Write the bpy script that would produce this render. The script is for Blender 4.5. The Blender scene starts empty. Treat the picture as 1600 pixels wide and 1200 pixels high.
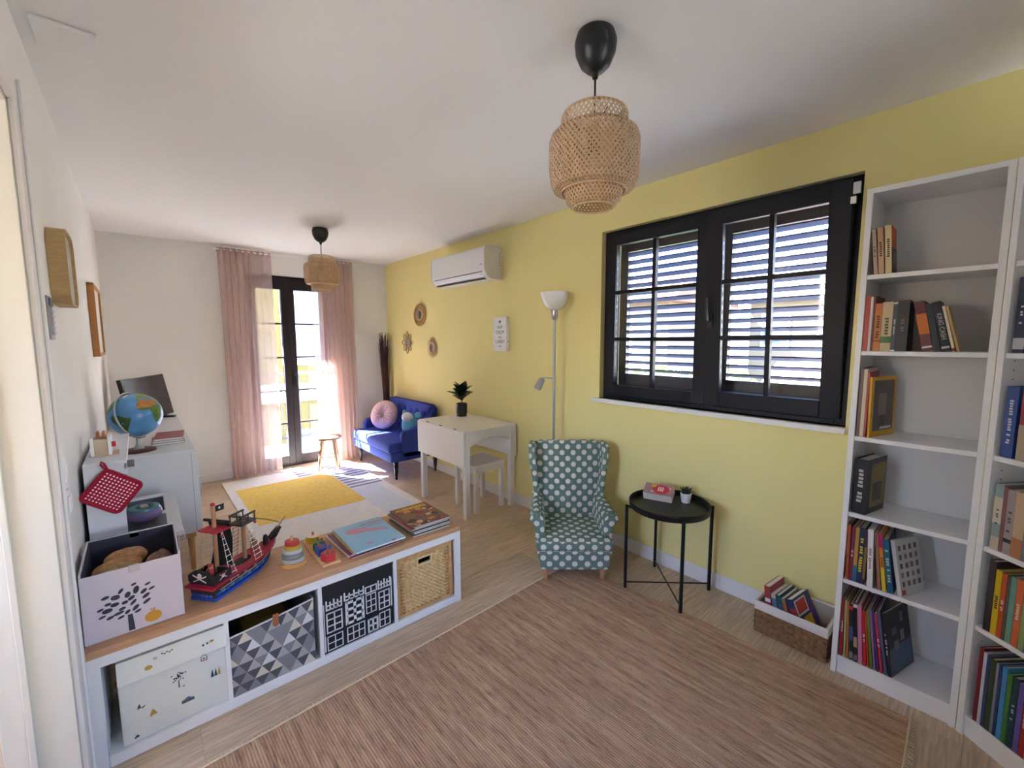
import bpy, bmesh, math, random
from mathutils import Matrix, Vector
random.seed(7)
PI = math.pi
SC = bpy.context.scene
COL = SC.collection
W, D, H, YB = 2.728, 5.385, 2.458, -1.75          # room: x 0..W, y YB..D, z 0..H

# ------------------------------------------------------------------ camera
cam_d = bpy.data.cameras.new('camera'); cam = bpy.data.objects.new('camera', cam_d); COL.objects.link(cam)
r_ = Vector((0.75283208, -0.65820786, -0.00250436)); u_ = Vector((0.06838881, 0.07443509, 0.99487808)); f_ = Vector((0.65465016, 0.7491474, -0.10105118))
m4 = Matrix((r_, u_, -f_)).transposed().to_4x4(); m4.translation = (0.219, 0.0, 1.471)
cam.matrix_world = m4
cam_d.sensor_width = 36; cam_d.lens = 36 * 666.865 / 1600; cam_d.clip_start = 0.02; cam_d.clip_end = 300
SC.camera = cam

# ------------------------------------------------------------------ world, sun, window daylight, exposure
SUN_T = Vector((0.50, -0.80, -0.98)).normalized()      # direction the sunlight travels
world = bpy.data.worlds.new('sky'); SC.world = world; world.use_nodes = True
nt = world.node_tree; bg = nt.nodes['Background']
sky = nt.nodes.new('ShaderNodeTexSky'); sky.sky_type = 'NISHITA'; sky.sun_disc = False
sky.sun_elevation = math.asin(-SUN_T.z); sky.sun_rotation = math.atan2(-SUN_T.x, -SUN_T.y)
sky.air_density = 1.2; sky.dust_density = 0.6; sky.ozone_density = 1.0
tint = nt.nodes.new('ShaderNodeVectorMath'); tint.operation = 'MULTIPLY'; tint.inputs[1].default_value = (0.95, 0.92, 1.16)
nt.links.new(sky.outputs[0], tint.inputs[0]); nt.links.new(tint.outputs[0], bg.inputs[0]); bg.inputs[1].default_value = 0.85
sun_d = bpy.data.lights.new('sun', 'SUN'); sun_d.energy = 60.0; sun_d.angle = math.radians(0.6); sun_d.color = (0.84, 0.9, 1.0)
sun = bpy.data.objects.new('sun', sun_d); COL.objects.link(sun)
sun.rotation_euler = SUN_T.to_track_quat('-Z', 'Y').to_euler(); sun.location = (-6, 14, 14)
def area(name, loc, rot, sx, sy, e, color, portal=False):
    l = bpy.data.lights.new(name, 'AREA'); l.shape = 'RECTANGLE'; l.size = sx; l.size_y = sy; l.energy = e; l.color = color
    if portal: l.cycles.is_portal = True
    o = bpy.data.objects.new(name, l); COL.objects.link(o); o.location = loc; o.rotation_euler = rot
    return o
area('hall_portal', (-1.72, 1.27, 1.47), (0, -PI / 2, 0), 1.0, .9, 1, (1, 1, 1), True)
area('back_portal', (1.9, YB - .25, 1.05), (PI / 2, 0, 0), .9, 1.1, 1, (1, 1, 1), True)
area('window_portal', (W + 0.33, 1.18, 1.64), (0, PI / 2, 0), 1.3, 1.6, 1, (1, 1, 1), True)
area('door_portal', (1.56, D + 0.3, 1.1), (-PI / 2, 0, 0), 1.0, 2.3, 1, (1, 1, 1), True)
SC.view_settings.view_transform = 'Standard'; SC.view_settings.look = 'None'
SC.view_settings.exposure = 2.52; SC.view_settings.gamma = 1.0; SC.view_settings.use_curve_mapping = False
SC.cycles.max_bounces = 8; SC.cycles.diffuse_bounces = 5; SC.cycles.glossy_bounces = 3; SC.cycles.transparent_max_bounces = 20
SC.cycles.adaptive_threshold = 0.02; SC.cycles.caustics_reflective = False; SC.cycles.caustics_refractive = False; SC.cycles.sample_clamp_indirect = 6

# ------------------------------------------------------------------ materials
def lin(h):
    h = h.lstrip('#'); c = [int(h[i:i + 2], 16) / 255 for i in (0, 2, 4)]
    return tuple(x / 12.92 if x <= .04045 else ((x + .055) / 1.055) ** 2.4 for x in c) + (1,)
MATS = {}
def M(name, col=None, rough=.5, metal=0, var=0, vs=20, stretch=(1, 1, 1), bump=0, bs=200, spec=.5, rnd=0, emit=None, alpha=None, trans=0):
    if name in MATS: return MATS[name]
    m = bpy.data.materials.new(name); m.use_nodes = True; n = m.node_tree; b = n.nodes['Principled BSDF']
    b.inputs['Base Color'].default_value = lin(col); b.inputs['Roughness'].default_value = rough; b.inputs['Metallic'].default_value = metal
    b.inputs['Specular IOR Level'].default_value = spec
    if var or bump or rnd:
        tc = n.nodes.new('ShaderNodeTexCoord'); mp = n.nodes.new('ShaderNodeMapping'); n.links.new(tc.outputs['Object'], mp.inputs[0]); mp.inputs['Scale'].default_value = stretch
    if var or rnd:
        no = n.nodes.new('ShaderNodeTexNoise'); no.inputs['Scale'].default_value = vs; no.inputs['Detail'].default_value = 5; n.links.new(mp.outputs[0], no.inputs['Vector'])
        mr = n.nodes.new('ShaderNodeMapRange'); mr.inputs['From Min'].default_value = .3; mr.inputs['From Max'].default_value = .7
        mr.inputs['To Min'].default_value = 1 - var; mr.inputs['To Max'].default_value = 1 + var; n.links.new(no.outputs[0], mr.inputs[0])
        src = mr.outputs[0]
        if rnd:
            oi = n.nodes.new('ShaderNodeObjectInfo'); m2 = n.nodes.new('ShaderNodeMapRange'); m2.inputs['To Min'].default_value = 1 - rnd; m2.inputs['To Max'].default_value = 1 + rnd
            n.links.new(oi.outputs['Random'], m2.inputs[0]); mu = n.nodes.new('ShaderNodeMath'); mu.operation = 'MULTIPLY'
            n.links.new(src, mu.inputs[0]); n.links.new(m2.outputs[0], mu.inputs[1]); src = mu.outputs[0]
            ad = n.nodes.new('ShaderNodeVectorMath'); ad.operation = 'ADD'; sc = n.nodes.new('ShaderNodeVectorMath'); sc.operation = 'SCALE'
            cb = n.nodes.new('ShaderNodeCombineXYZ')
            for i in range(3): n.links.new(oi.outputs['Random'], cb.inputs[i])
            n.links.new(cb.outputs[0], sc.inputs[0]); sc.inputs['Scale'].default_value = 37; n.links.new(tc.outputs['Object'], ad.inputs[0]); n.links.new(sc.outputs[0], ad.inputs[1]); n.links.new(ad.outputs[0], mp.inputs[0])
        vm = n.nodes.new('ShaderNodeVectorMath'); vm.operation = 'SCALE'; vm.inputs[0].default_value = lin(col)[:3]; n.links.new(src, vm.inputs['Scale'])
        n.links.new(vm.outputs[0], b.inputs['Base Color'])
    if bump:
        nb = n.nodes.new('ShaderNodeTexNoise'); nb.inputs['Scale'].default_value = bs; nb.inputs['Detail'].default_value = 3; n.links.new(mp.outputs[0], nb.inputs['Vector'])
        bp = n.nodes.new('ShaderNodeBump'); bp.inputs['Strength'].default_value = bump; bp.inputs['Distance'].default_value = .002; n.links.new(nb.outputs[0], bp.inputs['Height']); n.links.new(bp.outputs[0], b.inputs['Normal'])
    MATS[name] = m
    return m
def Cm(hexc, rough=.55): return M('paint ' + hexc + (' gloss' if rough < .3 else ''), hexc, rough)
def glass_mat():
    m = bpy.data.materials.new('window glass'); m.use_nodes = True; n = m.node_tree; n.nodes.remove(n.nodes['Principled BSDF']); out = n.nodes['Material Output']
    t = n.nodes.new('ShaderNodeBsdfTransparent'); t.inputs[0].default_value = (.96, .975, .98, 1); g = n.nodes.new('ShaderNodeBsdfGlossy'); g.inputs['Roughness'].default_value = .01
    lw = n.nodes.new('ShaderNodeLayerWeight'); lw.inputs[0].default_value = .5; pw5 = n.nodes.new('ShaderNodeMath'); pw5.operation = 'POWER'; pw5.inputs[1].default_value = 5; n.links.new(lw.outputs['Facing'], pw5.inputs[0])
    f = n.nodes.new('ShaderNodeMath'); f.operation = 'MULTIPLY_ADD'; f.inputs[1].default_value = .9; f.inputs[2].default_value = .03; n.links.new(pw5.outputs[0], f.inputs[0]); mx = n.nodes.new('ShaderNodeMixShader')
    n.links.new(f.outputs[0], mx.inputs[0]); n.links.new(t.outputs[0], mx.inputs[1]); n.links.new(g.outputs[0], mx.inputs[2]); n.links.new(mx.outputs[0], out.inputs[0])
    return m
GLASS = glass_mat()
def sheer_mat(name, col, tr):
    m = bpy.data.materials.new(name); m.use_nodes = True; n = m.node_tree; n.nodes.remove(n.nodes['Principled BSDF']); out = n.nodes['Material Output']
    t = n.nodes.new('ShaderNodeBsdfTransparent'); t.inputs[0].default_value = (1, .97, .95, 1); d = n.nodes.new('ShaderNodeBsdfDiffuse'); d.inputs[0].default_value = lin(col)
    l = n.nodes.new('ShaderNodeBsdfTranslucent'); l.inputs[0].default_value = lin(col); a = n.nodes.new('ShaderNodeMixShader'); b = n.nodes.new('ShaderNodeMixShader')
    a.inputs[0].default_value = .5; b.inputs[0].default_value = tr
    n.links.new(d.outputs[0], a.inputs[1]); n.links.new(l.outputs[0], a.inputs[2]); n.links.new(a.outputs[0], b.inputs[1]); n.links.new(t.outputs[0], b.inputs[2]); n.links.new(b.outputs[0], out.inputs[0])
    return m
def dots_mat(name, base, dot, pitch, rad, rot=45, rough=.85):
    m = bpy.data.materials.new(name); m.use_nodes = True; n = m.node_tree; b = n.nodes['Principled BSDF']; b.inputs['Roughness'].default_value = rough; b.inputs['Specular IOR Level'].default_value = .2
    uv = n.nodes.new('ShaderNodeUVMap'); uv.uv_map = 'UVMap'; mp = n.nodes.new('ShaderNodeMapping'); mp.inputs['Rotation'].default_value = (0, 0, math.radians(rot)); mp.inputs['Scale'].default_value = (1 / pitch,) * 3
    fr = n.nodes.new('ShaderNodeVectorMath'); fr.operation = 'FRACTION'; su = n.nodes.new('ShaderNodeVectorMath'); su.operation = 'SUBTRACT'; su.inputs[1].default_value = (.5, .5, 0)
    ml = n.nodes.new('ShaderNodeVectorMath'); ml.operation = 'MULTIPLY'; ml.inputs[1].default_value = (1, 1, 0); le = n.nodes.new('ShaderNodeVectorMath'); le.operation = 'LENGTH'
    lt = n.nodes.new('ShaderNodeMath'); lt.operation = 'LESS_THAN'; lt.inputs[1].default_value = rad; mx = n.nodes.new('ShaderNodeMix'); mx.data_type = 'RGBA'
    mx.inputs[6].default_value = lin(base); mx.inputs[7].default_value = lin(dot)
    L = n.links.new
    L(uv.outputs[0], mp.inputs[0]); L(mp.outputs[0], fr.inputs[0]); L(fr.outputs[0], su.inputs[0]); L(su.outputs[0], ml.inputs[0]); L(ml.outputs[0], le.inputs[0]); L(le.outputs['Value'], lt.inputs[0]); L(lt.outputs[0], mx.inputs[0]); L(mx.outputs[2], b.inputs['Base Color'])
    return m
WHITE = M('white wall paint', 'F0EEE8', .85, var=.012, vs=3, bump=.05, bs=250)
CEIL = M('ceiling paint', 'F1EFEB', .9, bump=.05, bs=200)
YEL = M('yellow wall paint', 'F1E39B', .85, var=.015, vs=2, bump=.05, bs=250)
TRIM = M('white trim paint', 'EFECE8', .5)
LAC = M('white lacquer', 'F2F1F0', .38)
BLK = M('black metal', '141416', .42)
DARK = M('dark window frame', '14141d', .5, spec=.3)
DBR = M('dark brown door frame', '221b1d', .5, spec=.3)
OAK = M('oak worktop', 'C89A72', .42, var=.13, vs=9, stretch=(1, 14, 14))
PINE = M('light wood', 'CFA577', .5, var=.12, vs=14, stretch=(9, 9, 1))
BRN = M('stool wood', 'A8825F', .5, var=.18, vs=14, stretch=(9, 9, 1))
PLANK = M('floor oak plank', 'CBB295', .42, var=.24, vs=7, stretch=(1, 16, 4), rnd=.09, bump=.15, bs=60)
PAPER = M('book paper', 'E6DCC8', .8)
PAPERW = M('white book paper', 'F0EDE6', .8)
BAMB = M('bamboo strip', 'D6B288', .55, var=.15, vs=40)
STEEL = M('brushed steel', 'B8BABD', .32, metal=1)
SILV = M('silver painted tube', 'A9ACB0', .35, metal=.6)

# ------------------------------------------------------------------ mesh builder
class MB:
    def __init__(s): s.v = []; s.f = []; s.m = []
    def add(s, vs, fs, mi=0):
        o = len(s.v); s.v += [tuple(p) for p in vs]; s.f += [tuple(i + o for i in f) for f in fs]; s.m += [mi] * len(fs); return s
    def box(s, x0, x1, y0, y1, z0, z1, mi=0, mat=None):
        vs = [(x0, y0, z0), (x1, y0, z0), (x1, y1, z0), (x0, y1, z0), (x0, y0, z1), (x1, y0, z1), (x1, y1, z1), (x0, y1, z1)]
        if mat is not None: vs = [mat @ Vector(p) for p in vs]
        return s.add(vs, [(3, 2, 1, 0), (4, 5, 6, 7), (0, 1, 5, 4), (1, 2, 6, 5), (2, 3, 7, 6), (3, 0, 4, 7)], mi)
    def ring(s, c, ax, r, n):
        ax = Vector(ax).normalized(); t = Vector((0, 0, 1)) if abs(ax.z) < .9 else Vector((1, 0, 0)); a = ax.cross(t).normalized(); b = ax.cross(a)
        return [Vector(c) + (a * math.cos(2 * PI * i / n) + b * math.sin(2 * PI * i / n)) * r for i in range(n)]
    def cyl(s, p0, p1, r0, r1=None, n=14, mi=0, caps=True):
        r1 = r0 if r1 is None else r1; ax = Vector(p1) - Vector(p0); vs = s.ring(p0, ax, r0, n) + s.ring(p1, ax, r1, n)
        fs = [(i, i + n, (i + 1) % n + n, (i + 1) % n) for i in range(n)]
        if caps: fs += [tuple(range(n)), tuple(range(2 * n - 1, n - 1, -1))]
        return s.add(vs, fs, mi)
    def tube(s, pts, r, n=6, mi=0):
        pts = [Vector(p) for p in pts]; vs = []; N = len(pts); pa = None
        for k, p in enumerate(pts):
            d = (pts[min(k + 1, N - 1)] - pts[max(k - 1, 0)]).normalized()
            if pa is None:
                t = Vector((0, 0, 1)) if abs(d.z) < .9 else Vector((1, 0, 0)); pa = d.cross(t).normalized()
            else: pa = (pa - d * pa.dot(d)).normalized()
            b = d.cross(pa); rr = r[k] if isinstance(r, (list, tuple)) else r
            vs += [p + (pa * math.cos(2 * PI * i / n) + b * math.sin(2 * PI * i / n)) * rr for i in range(n)]
        fs = [(k * n + i, k * n + (i + 1) % n, (k + 1) * n + (i + 1) % n, (k + 1) * n + i) for k in range(N - 1) for i in range(n)]
        fs += [tuple(range(n - 1, -1, -1)), tuple(range((N - 1) * n, N * n))]
        return s.add(vs, fs, mi)
    def lathe(s, prof, n=24, c=(0, 0, 0), mi=0, sx=1, sy=1):
        vs = []
        for r, z in prof: vs += [(c[0] + sx * r * math.cos(2 * PI * i / n), c[1] + sy * r * math.sin(2 * PI * i / n), c[2] + z) for i in range(n)]
        fs = [(k * n + i, k * n + (i + 1) % n, (k + 1) * n + (i + 1) % n, (k + 1) * n + i) for k in range(len(prof) - 1) for i in range(n)]
        if prof[0][0] > 1e-6: fs.append(tuple(range(n - 1, -1, -1)))
        if prof[-1][0] > 1e-6: fs.append(tuple(range((len(prof) - 1) * n, len(prof) * n)))
        return s.add(vs, fs, mi)
    def prism(s, poly, ax, a, b, mi=0):           # poly: 2d outline; ax 'x','y','z' extrusion axis from a to b
        def P(p, t): return {'x': (t, p[0], p[1]), 'y': (p[0], t, p[1]), 'z': (p[0], p[1], t)}[ax]
        n = len(poly); vs = [P(p, a) for p in poly] + [P(p, b) for p in poly]
        return s.add(vs, [tuple(range(n - 1, -1, -1)), tuple(range(n, 2 * n))] + [(i, (i + 1) % n, (i + 1) % n + n, i + n) for i in range(n)], mi)
    def ball(s, c, r, nu=16, nv=10, mi=0, mat=None):
        r = (r, r, r) if not isinstance(r, (tuple, list)) else r; vs = []; 
        for j in range(nv + 1):
            t = PI * j / nv
            for i in range(nu):
                p = Vector((r[0] * math.sin(t) * math.cos(2 * PI * i / nu), r[1] * math.sin(t) * math.sin(2 * PI * i / nu), r[2] * math.cos(t)))
                if mat is not None: p = mat @ p
                vs.append(p + Vector(c))
        fs = [(j * nu + i, (j + 1) * nu + i, (j + 1) * nu + (i + 1) % nu, j * nu + (i + 1) % nu) for j in range(nv) for i in range(nu)]
        return s.add(vs, fs, mi)
    def grid(s, fn, nu, nv, mi=0):
        vs = [fn(i / nu, j / nv) for j in range(nv + 1) for i in range(nu + 1)]
        return s.add(vs, [(j * (nu + 1) + i, j * (nu + 1) + i + 1, (j + 1) * (nu + 1) + i + 1, (j + 1) * (nu + 1) + i) for j in range(nv) for i in range(nu)], mi)
    def rbox(s, x0, x1, y0, y1, z0, z1, r, seg=3, mi=0, mat=None):
        bm = bmesh.new(); bmesh.ops.create_cube(bm, size=1)
        for v in bm.verts: v.co = ((x0 + x1) / 2 + v.co.x * (x1 - x0), (y0 + y1) / 2 + v.co.y * (y1 - y0), (z0 + z1) / 2 + v.co.z * (z1 - z0))
        bmesh.ops.bevel(bm, geom=list(bm.edges), offset=r, segments=seg, profile=.5, affect='EDGES', clamp_overlap=True)
        bm.verts.index_update(); vs = [v.co.copy() for v in bm.verts]; fs = [tuple(v.index for v in f.verts) for f in bm.faces]; bm.free()
        if mat is not None: vs = [mat @ p for p in vs]
        return s.add(vs, fs, mi)
    def mesh(s, name, mats, smooth=None):
        me = bpy.data.meshes.new(name); me.from_pydata(s.v, [], s.f); mats = mats if isinstance(mats, (list, tuple)) else [mats]
        for m in mats: me.materials.append(m)
        me.polygons.foreach_set('material_index', s.m)
        bm = bmesh.new(); bm.from_mesh(me); bmesh.ops.remove_doubles(bm, verts=bm.verts, dist=1e-7); bmesh.ops.recalc_face_normals(bm, faces=bm.faces)
        uvl = bm.loops.layers.uv.new('UVMap')
        for f in bm.faces:
            nx, ny, nz = (abs(t) for t in f.normal)
            for l in f.loops:
                c = l.vert.co; l[uvl].uv = (c.y, c.z) if nx >= ny and nx >= nz else ((c.x, c.z) if ny >= nz else (c.x, c.y))
        bm.to_mesh(me); bm.free()
        if smooth is not None:
            me.polygons.foreach_set('use_smooth', [True] * len(me.polygons)); me.set_sharp_from_angle(angle=math.radians(smooth))
        return me
    def build(s, name, mats, parent=None, smooth=None, bevel=0, bseg=2, sub=0, loc=None, rot=None):
        o = bpy.data.objects.new(name, s.mesh(name, mats, smooth)); COL.objects.link(o); o.parent = parent
        if loc is not None: o.location = loc
        if rot is not None: o.rotation_euler = rot
        if bevel:
            b = o.modifiers.new('bevel', 'BEVEL'); b.width = bevel; b.segments = bseg; b.limit_method = 'ANGLE'; b.angle_limit = math.radians(40)
        if sub:
            q = o.modifiers.new('subdivision', 'SUBSURF'); q.levels = q.render_levels = sub
        return o
def tag(o, label, cat, group=None):
    o['label'] = label; o['category'] = cat
    if group: o['group'] = group
    return o
def thing(name, label, cat, loc=(0, 0, 0), rz=0, group=None, rot=None):
    o = bpy.data.objects.new(name, None); COL.objects.link(o); o.location = loc; o.rotation_euler = rot or (0, 0, rz); o.empty_display_size = .1
    return tag(o, label, cat, group)
def struct(o): o['kind'] = 'structure'; return o
def share(name, me, parent=None, loc=(0, 0, 0), rot=(0, 0, 0)):
    o = bpy.data.objects.new(name, me); COL.objects.link(o); o.parent = parent; o.location = loc; o.rotation_euler = rot; return o
def copy_tree(o, parent=None):
    c = o.copy(); COL.objects.link(c); c.parent = parent
    for ch in list(o.children): copy_tree(ch, c)
    return c
def text(s, size, mat, parent, loc, rot, name='lettering', ext=.0003, sx=1.0, bold=0):
    cu = bpy.data.curves.new('t', 'FONT'); cu.body = s; cu.size = size; cu.extrude = ext; cu.align_x = 'CENTER'; cu.align_y = 'CENTER'; cu.resolution_u = 3; cu.offset = bold
    t = bpy.data.objects.new('t', cu); COL.objects.link(t); bpy.context.view_layer.update()
    me = bpy.data.meshes.new_from_object(t.evaluated_get(bpy.context.evaluated_depsgraph_get())); bpy.data.objects.remove(t); bpy.data.curves.remove(cu)
    me.name = name; me.materials.clear(); me.materials.append(mat)
    o = share(name, me, parent, loc, rot); o.scale = (sx, 1, 1); return o
def ell(cx, cy, rx, ry, n=14, a=0):
    return [(cx + rx * math.cos(2 * PI * i / n) * math.cos(a) - ry * math.sin(2 * PI * i / n) * math.sin(a), cy + rx * math.cos(2 * PI * i / n) * math.sin(a) + ry * math.sin(2 * PI * i / n) * math.cos(a)) for i in range(n)]
def T(loc=(0, 0, 0), rx=0, ry=0, rz=0):
    return Matrix.Translation(loc) @ Matrix.Rotation(rz, 4, 'Z') @ Matrix.Rotation(ry, 4, 'Y') @ Matrix.Rotation(rx, 4, 'X')

# ================================================================== THE SETTING
fl = struct(MB().box(-.15, W + .3, YB - .2, D + .3, -.12, -.012).build('floor', M('floor underlay', '5a4836', .9)))
pl_cache = {}
def plank(x0, x1, y0, y1):
    k = (round(x1 - x0, 3), round(y1 - y0, 3))
    if k not in pl_cache:
        pl_cache[k] = MB().box(0, k[0], 0, k[1], -.012, 0).mesh('plank', PLANK)
    share('plank', pl_cache[k], fl, (x0, y0, 0))
pw, y, row = .193, YB, 0
while y < D + .05:
    y1 = min(y + pw - .0012, D + .05); x = -1.28 + [0.62, 1.1, .3, .86][row % 4]
    while x < W:
        a, b = max(x, 0), min(x + 1.28 - .0012, W)
        if b - a > .02: plank(a, b, y, y1)
        x += 1.28
    y += pw; row += 1
wr = MB()      # yellow wall with window opening
wy0, wy1, wz0, wz1 = .462, 1.905, 1.055, 2.226
X1 = W + .30
wr.box(W, X1, YB, wy0, 0, H); wr.box(W, X1, wy1, D + .3, 0, H); wr.box(W, X1, wy0, wy1, 0, wz0); wr.box(W, X1, wy0, wy1, wz1, H)
struct(wr.build('wall_right', YEL))
dx0, dx1, dz1 = 1.13, 2.0, 2.205
wf = MB(); wf.box(0, dx0, D, D + .3, 0, H); wf.box(dx1, W, D, D + .3, 0, H); wf.box(dx0, dx1, D, D + .3, dz1, H)
struct(wf.build('wall_far', WHITE))
ly0, ly1 = .90, 1.80
wl = MB(); wl.box(-.15, 0, ly1, D, 0, H); wl.box(-.15, 0, YB, ly0, 0, H); wl.box(-.15, 0, ly0, ly1, 2.12, H)
struct(wl.build('wall_left', WHITE))
bx0, bx1, bz0, bz1 = 1.5, 2.3, .55, 1.55
wb = MB(); wb.box(0, bx0, YB - .2, YB, 0, H); wb.box(bx1, W, YB - .2, YB, 0, H); wb.box(bx0, bx1, YB - .2, YB, bz1, H); wb.box(bx0, bx1, YB - .2, YB, 0, bz0)
struct(wb.build('wall_back', WHITE))
struct(MB().box(-.15, W + .3, YB - .2, D + .3, H, H + .15).build('ceiling', CEIL))
struct(MB().box(W - .014, W, .402, D, 0, .09).build('baseboard_right', TRIM, bevel=.003))
fb = MB().box(0, dx0, D - .014, D, 0, .09); fb.box(dx1, W - .014, D - .014, D, 0, .09); struct(fb.build('baseboard_far', TRIM, bevel=.003))
struct(MB().box(0, .014, 1.93, D - .014, 0, .09).build('baseboard_left', TRIM, bevel=.003))
# doorway in the left wall beside the camera: casing, jamb, closed cream door leaf
tr = MB(); tr.box(0, .014, ly1, ly1 + .085, 0, 2.2); tr.box(.014, .022, ly1 + .06, ly1 + .085, 0, 2.2); tr.box(0, .014, ly0 - .085, ly0, 0, 2.2); tr.box(0, .014, ly0, ly1, 2.12, 2.2)
struct(tr.build('trim_1', TRIM, bevel=.003))
jm = MB(); jm.box(-.15, 0, ly1 - .012, ly1, 0, 2.12); jm.box(-.10, -.085, ly1 - .024, ly1 - .012, 0, 2.12); jm.box(-.15, 0, ly0, ly0 + .012, 0, 2.12); jm.box(-.15, 0, ly0, ly1, 2.108, 2.12)
struct(jm.build('trim_2', M('door jamb paint', 'E4E0D3', .5), bevel=.002))
# the hall beyond the doorway, its unseen window added to bring daylight into the room
HX, hy0, hy1 = -1.45, -.1, 1.93; hwy0, hwy1, hwz0, hwz1 = .85, 1.70, 1.0, 1.95
hw = MB(); hw.box(HX, -.15, hy1, hy1 + .1, 0, H); hw.box(HX, -.15, hy0 - .1, hy0, 0, H); hw.box(HX - .25, HX, hy0 - .1, hwy0, 0, H); hw.box(HX - .25, HX, hwy1, hy1 + .1, 0, H); hw.box(HX - .25, HX, hwy0, hwy1, 0, hwz0); hw.box(HX - .25, HX, hwy0, hwy1, hwz1, H); hw.box(HX - .25, -.15, hy0 - .1, hy1 + .1, H, H + .1)
struct(hw.build('wall_hall', M('cream hall paint', 'EBDCC6', .85)))
struct(MB().box(HX, -.15, hy0, hy1, -.1, 0).build('floor_hall', M('hall floor', 'B09A80', .5)))
hm_ = MB(); hm_.box(HX - .14, HX - .08, hwy0, hwy0 + .06, hwz0, hwz1); hm_.box(HX - .14, HX - .08, hwy1 - .06, hwy1, hwz0, hwz1); hm_.box(HX - .14, HX - .08, hwy0 + .06, hwy1 - .06, hwz0, hwz0 + .06); hm_.box(HX - .14, HX - .08, hwy0 + .06, hwy1 - .06, hwz1 - .06, hwz1); w4 = struct(hm_.build('added_hall_window', TRIM, bevel=.003))
MB().box(HX - .112, HX - .108, hwy0 + .06, hwy1 - .06, hwz0 + .06, hwz1 - .06).build('pane', GLASS, w4)
d1 = struct(MB().box(-.98, -.16, ly0 - .045, ly0 - .01, .008, 2.105).build('door_1', M('cream door paint', 'EBD9C2', .5), bevel=.002))
dh = MB(); dh.cyl((-.90, ly0 - .01, 1.02), (-.90, ly0 + .04, 1.02), .01); dh.tube([(-.90, ly0 + .035, 1.02), (-.84, ly0 + .04, 1.02), (-.78, ly0 + .04, 1.02)], .009, 8); dh.build('door_handle', STEEL, d1, 40)

# ---- window_1 in the yellow wall
FX = W + .045
wf1 = MB(); fw = .055
wf1.box(FX, FX + .075, wy0, wy0 + fw, wz0, wz1); wf1.box(FX, FX + .075, wy1 - fw, wy1, wz0, wz1); wf1.box(FX, FX + .075, wy0 + fw, wy1 - fw, wz0, wz0 + fw); wf1.box(FX, FX + .075, wy0 + fw, wy1 - fw, wz1 - fw, wz1)
win = struct(wf1.build('window_1', DARK, bevel=.004))
def sash(y0, y1, z0, z1, sw, cols, rows, tilt, par, name, mat, handle=None, t=.05):
    # local frame: y along the wall from y0, z from the bottom, x = 0 at the inside face growing outwards
    w_, h_ = y1 - y0, z1 - z0
    s = MB(); s.box(0, t, 0, sw, 0, h_); s.box(0, t, w_ - sw, w_, 0, h_); s.box(0, t, sw, w_ - sw, 0, sw); s.box(0, t, sw, w_ - sw, h_ - sw, h_)
    o = s.build(name, mat, par, bevel=.004)
    pw_, ph = (w_ - 2 * sw) / cols, (h_ - 2 * sw) / rows; mw = .012
    for i in range(1, cols): MB().box(.006, t - .006, sw + pw_ * i - mw, sw + pw_ * i + mw, sw, h_ - sw).build('muntin', mat, o, bevel=.003)
    for j in range(1, rows):
        for i in range(cols):
            MB().box(.006, t - .006, sw + pw_ * i + (mw if i else 0), sw + pw_ * (i + 1) - (mw if i < cols - 1 else 0), sw + ph * j - mw, sw + ph * j + mw).build('muntin', mat, o, bevel=.003)
    pm = MB().box(t / 2 - .002, t / 2 + .002, 0, pw_, 0, ph).mesh('pane', GLASS)
    for i in range(cols):
        for j in range(rows): share('pane', pm, o, (0, sw + pw_ * i, sw + ph * j))
    return o
ym = 1.165
s1 = sash(ym - .012, wy1 - .03, wz0 + .03, wz1 - .03, .072, 2, 3, 0, win, 'sash', DARK); s1.location = (FX - .022, ym - .012, wz0 + .03)
s2 = sash(wy0 + .03, ym - .014, wz0 + .03, wz1 - .03, .085, 2, 3, 0, win, 'sash', DARK); s2.location = (FX - .022, wy0 + .03, wz0 + .03); s2.rotation_euler = (0, math.radians(-3.2), 0)
h = MB(); yy = ym - .014 - (wy0 + .03) - .03; zz = .50
h.box(-.012, 0, yy - .014, yy + .014, zz - .04, zz + .04); h.tube([(-.012, yy, zz), (-.045, yy, zz + .005), (-.05, yy + .002, zz + .05), (-.048, yy + .004, zz + .13)], [.009, .009, .009, .007], 8); h.build('handle', BLK, s2, 40)
hg = MB(); hg.box(-.006, .014, -.026, .0, 1.04, 1.09); hg.box(-.003, .02, -.012, .008, 1.0, 1.03); hg.build('stay_arm', STEEL, s2)
struct(MB().box(W - .035, FX + .01, wy0 - .005, wy1 + .055, wz0 - .028, wz0).build('trim_3', TRIM, bevel=.003))
struct(MB().box(FX + .08, X1 + .06, wy0, wy1, wz0 - .02, wz0 + .012).build('trim_4', M('outer sill stone', '8a7a70', .7)))
# louvred shutters outside
SLAT = M('shutter slat paint', '34486e', .5)
SHF = M('shutter frame paint', '4a403f', .5)
slat_me = None
def shutter(y0, y1, label):
    t = thing('louvred_shutter', label, 'shutter', (W + .215, y0, wz0 + .02), 0, 'louvred shutters outside the big window')
    w_, h_ = y1 - y0, wz1 - wz0 - .03; st = .06; tp = .11; bt = .15
    f = MB(); f.box(0, .04, 0, st, 0, h_); f.box(0, .04, w_ - st, w_, 0, h_); f.box(0, .04, st, w_ - st, 0, bt); f.box(0, .04, st, w_ - st, h_ - tp, h_); f.build('frame', SHF, t, bevel=.003)
    n = int((h_ - bt - tp) / .055); me = MB().box(-.024, .024, st, w_ - st, -.004, .004).mesh('slat', SLAT)
    for k in range(n): share('slat', me, t, (.02, 0, bt + .03 + k * (h_ - bt - tp - .05) / (n - 1)), (0, math.radians(22), 0))
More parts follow.
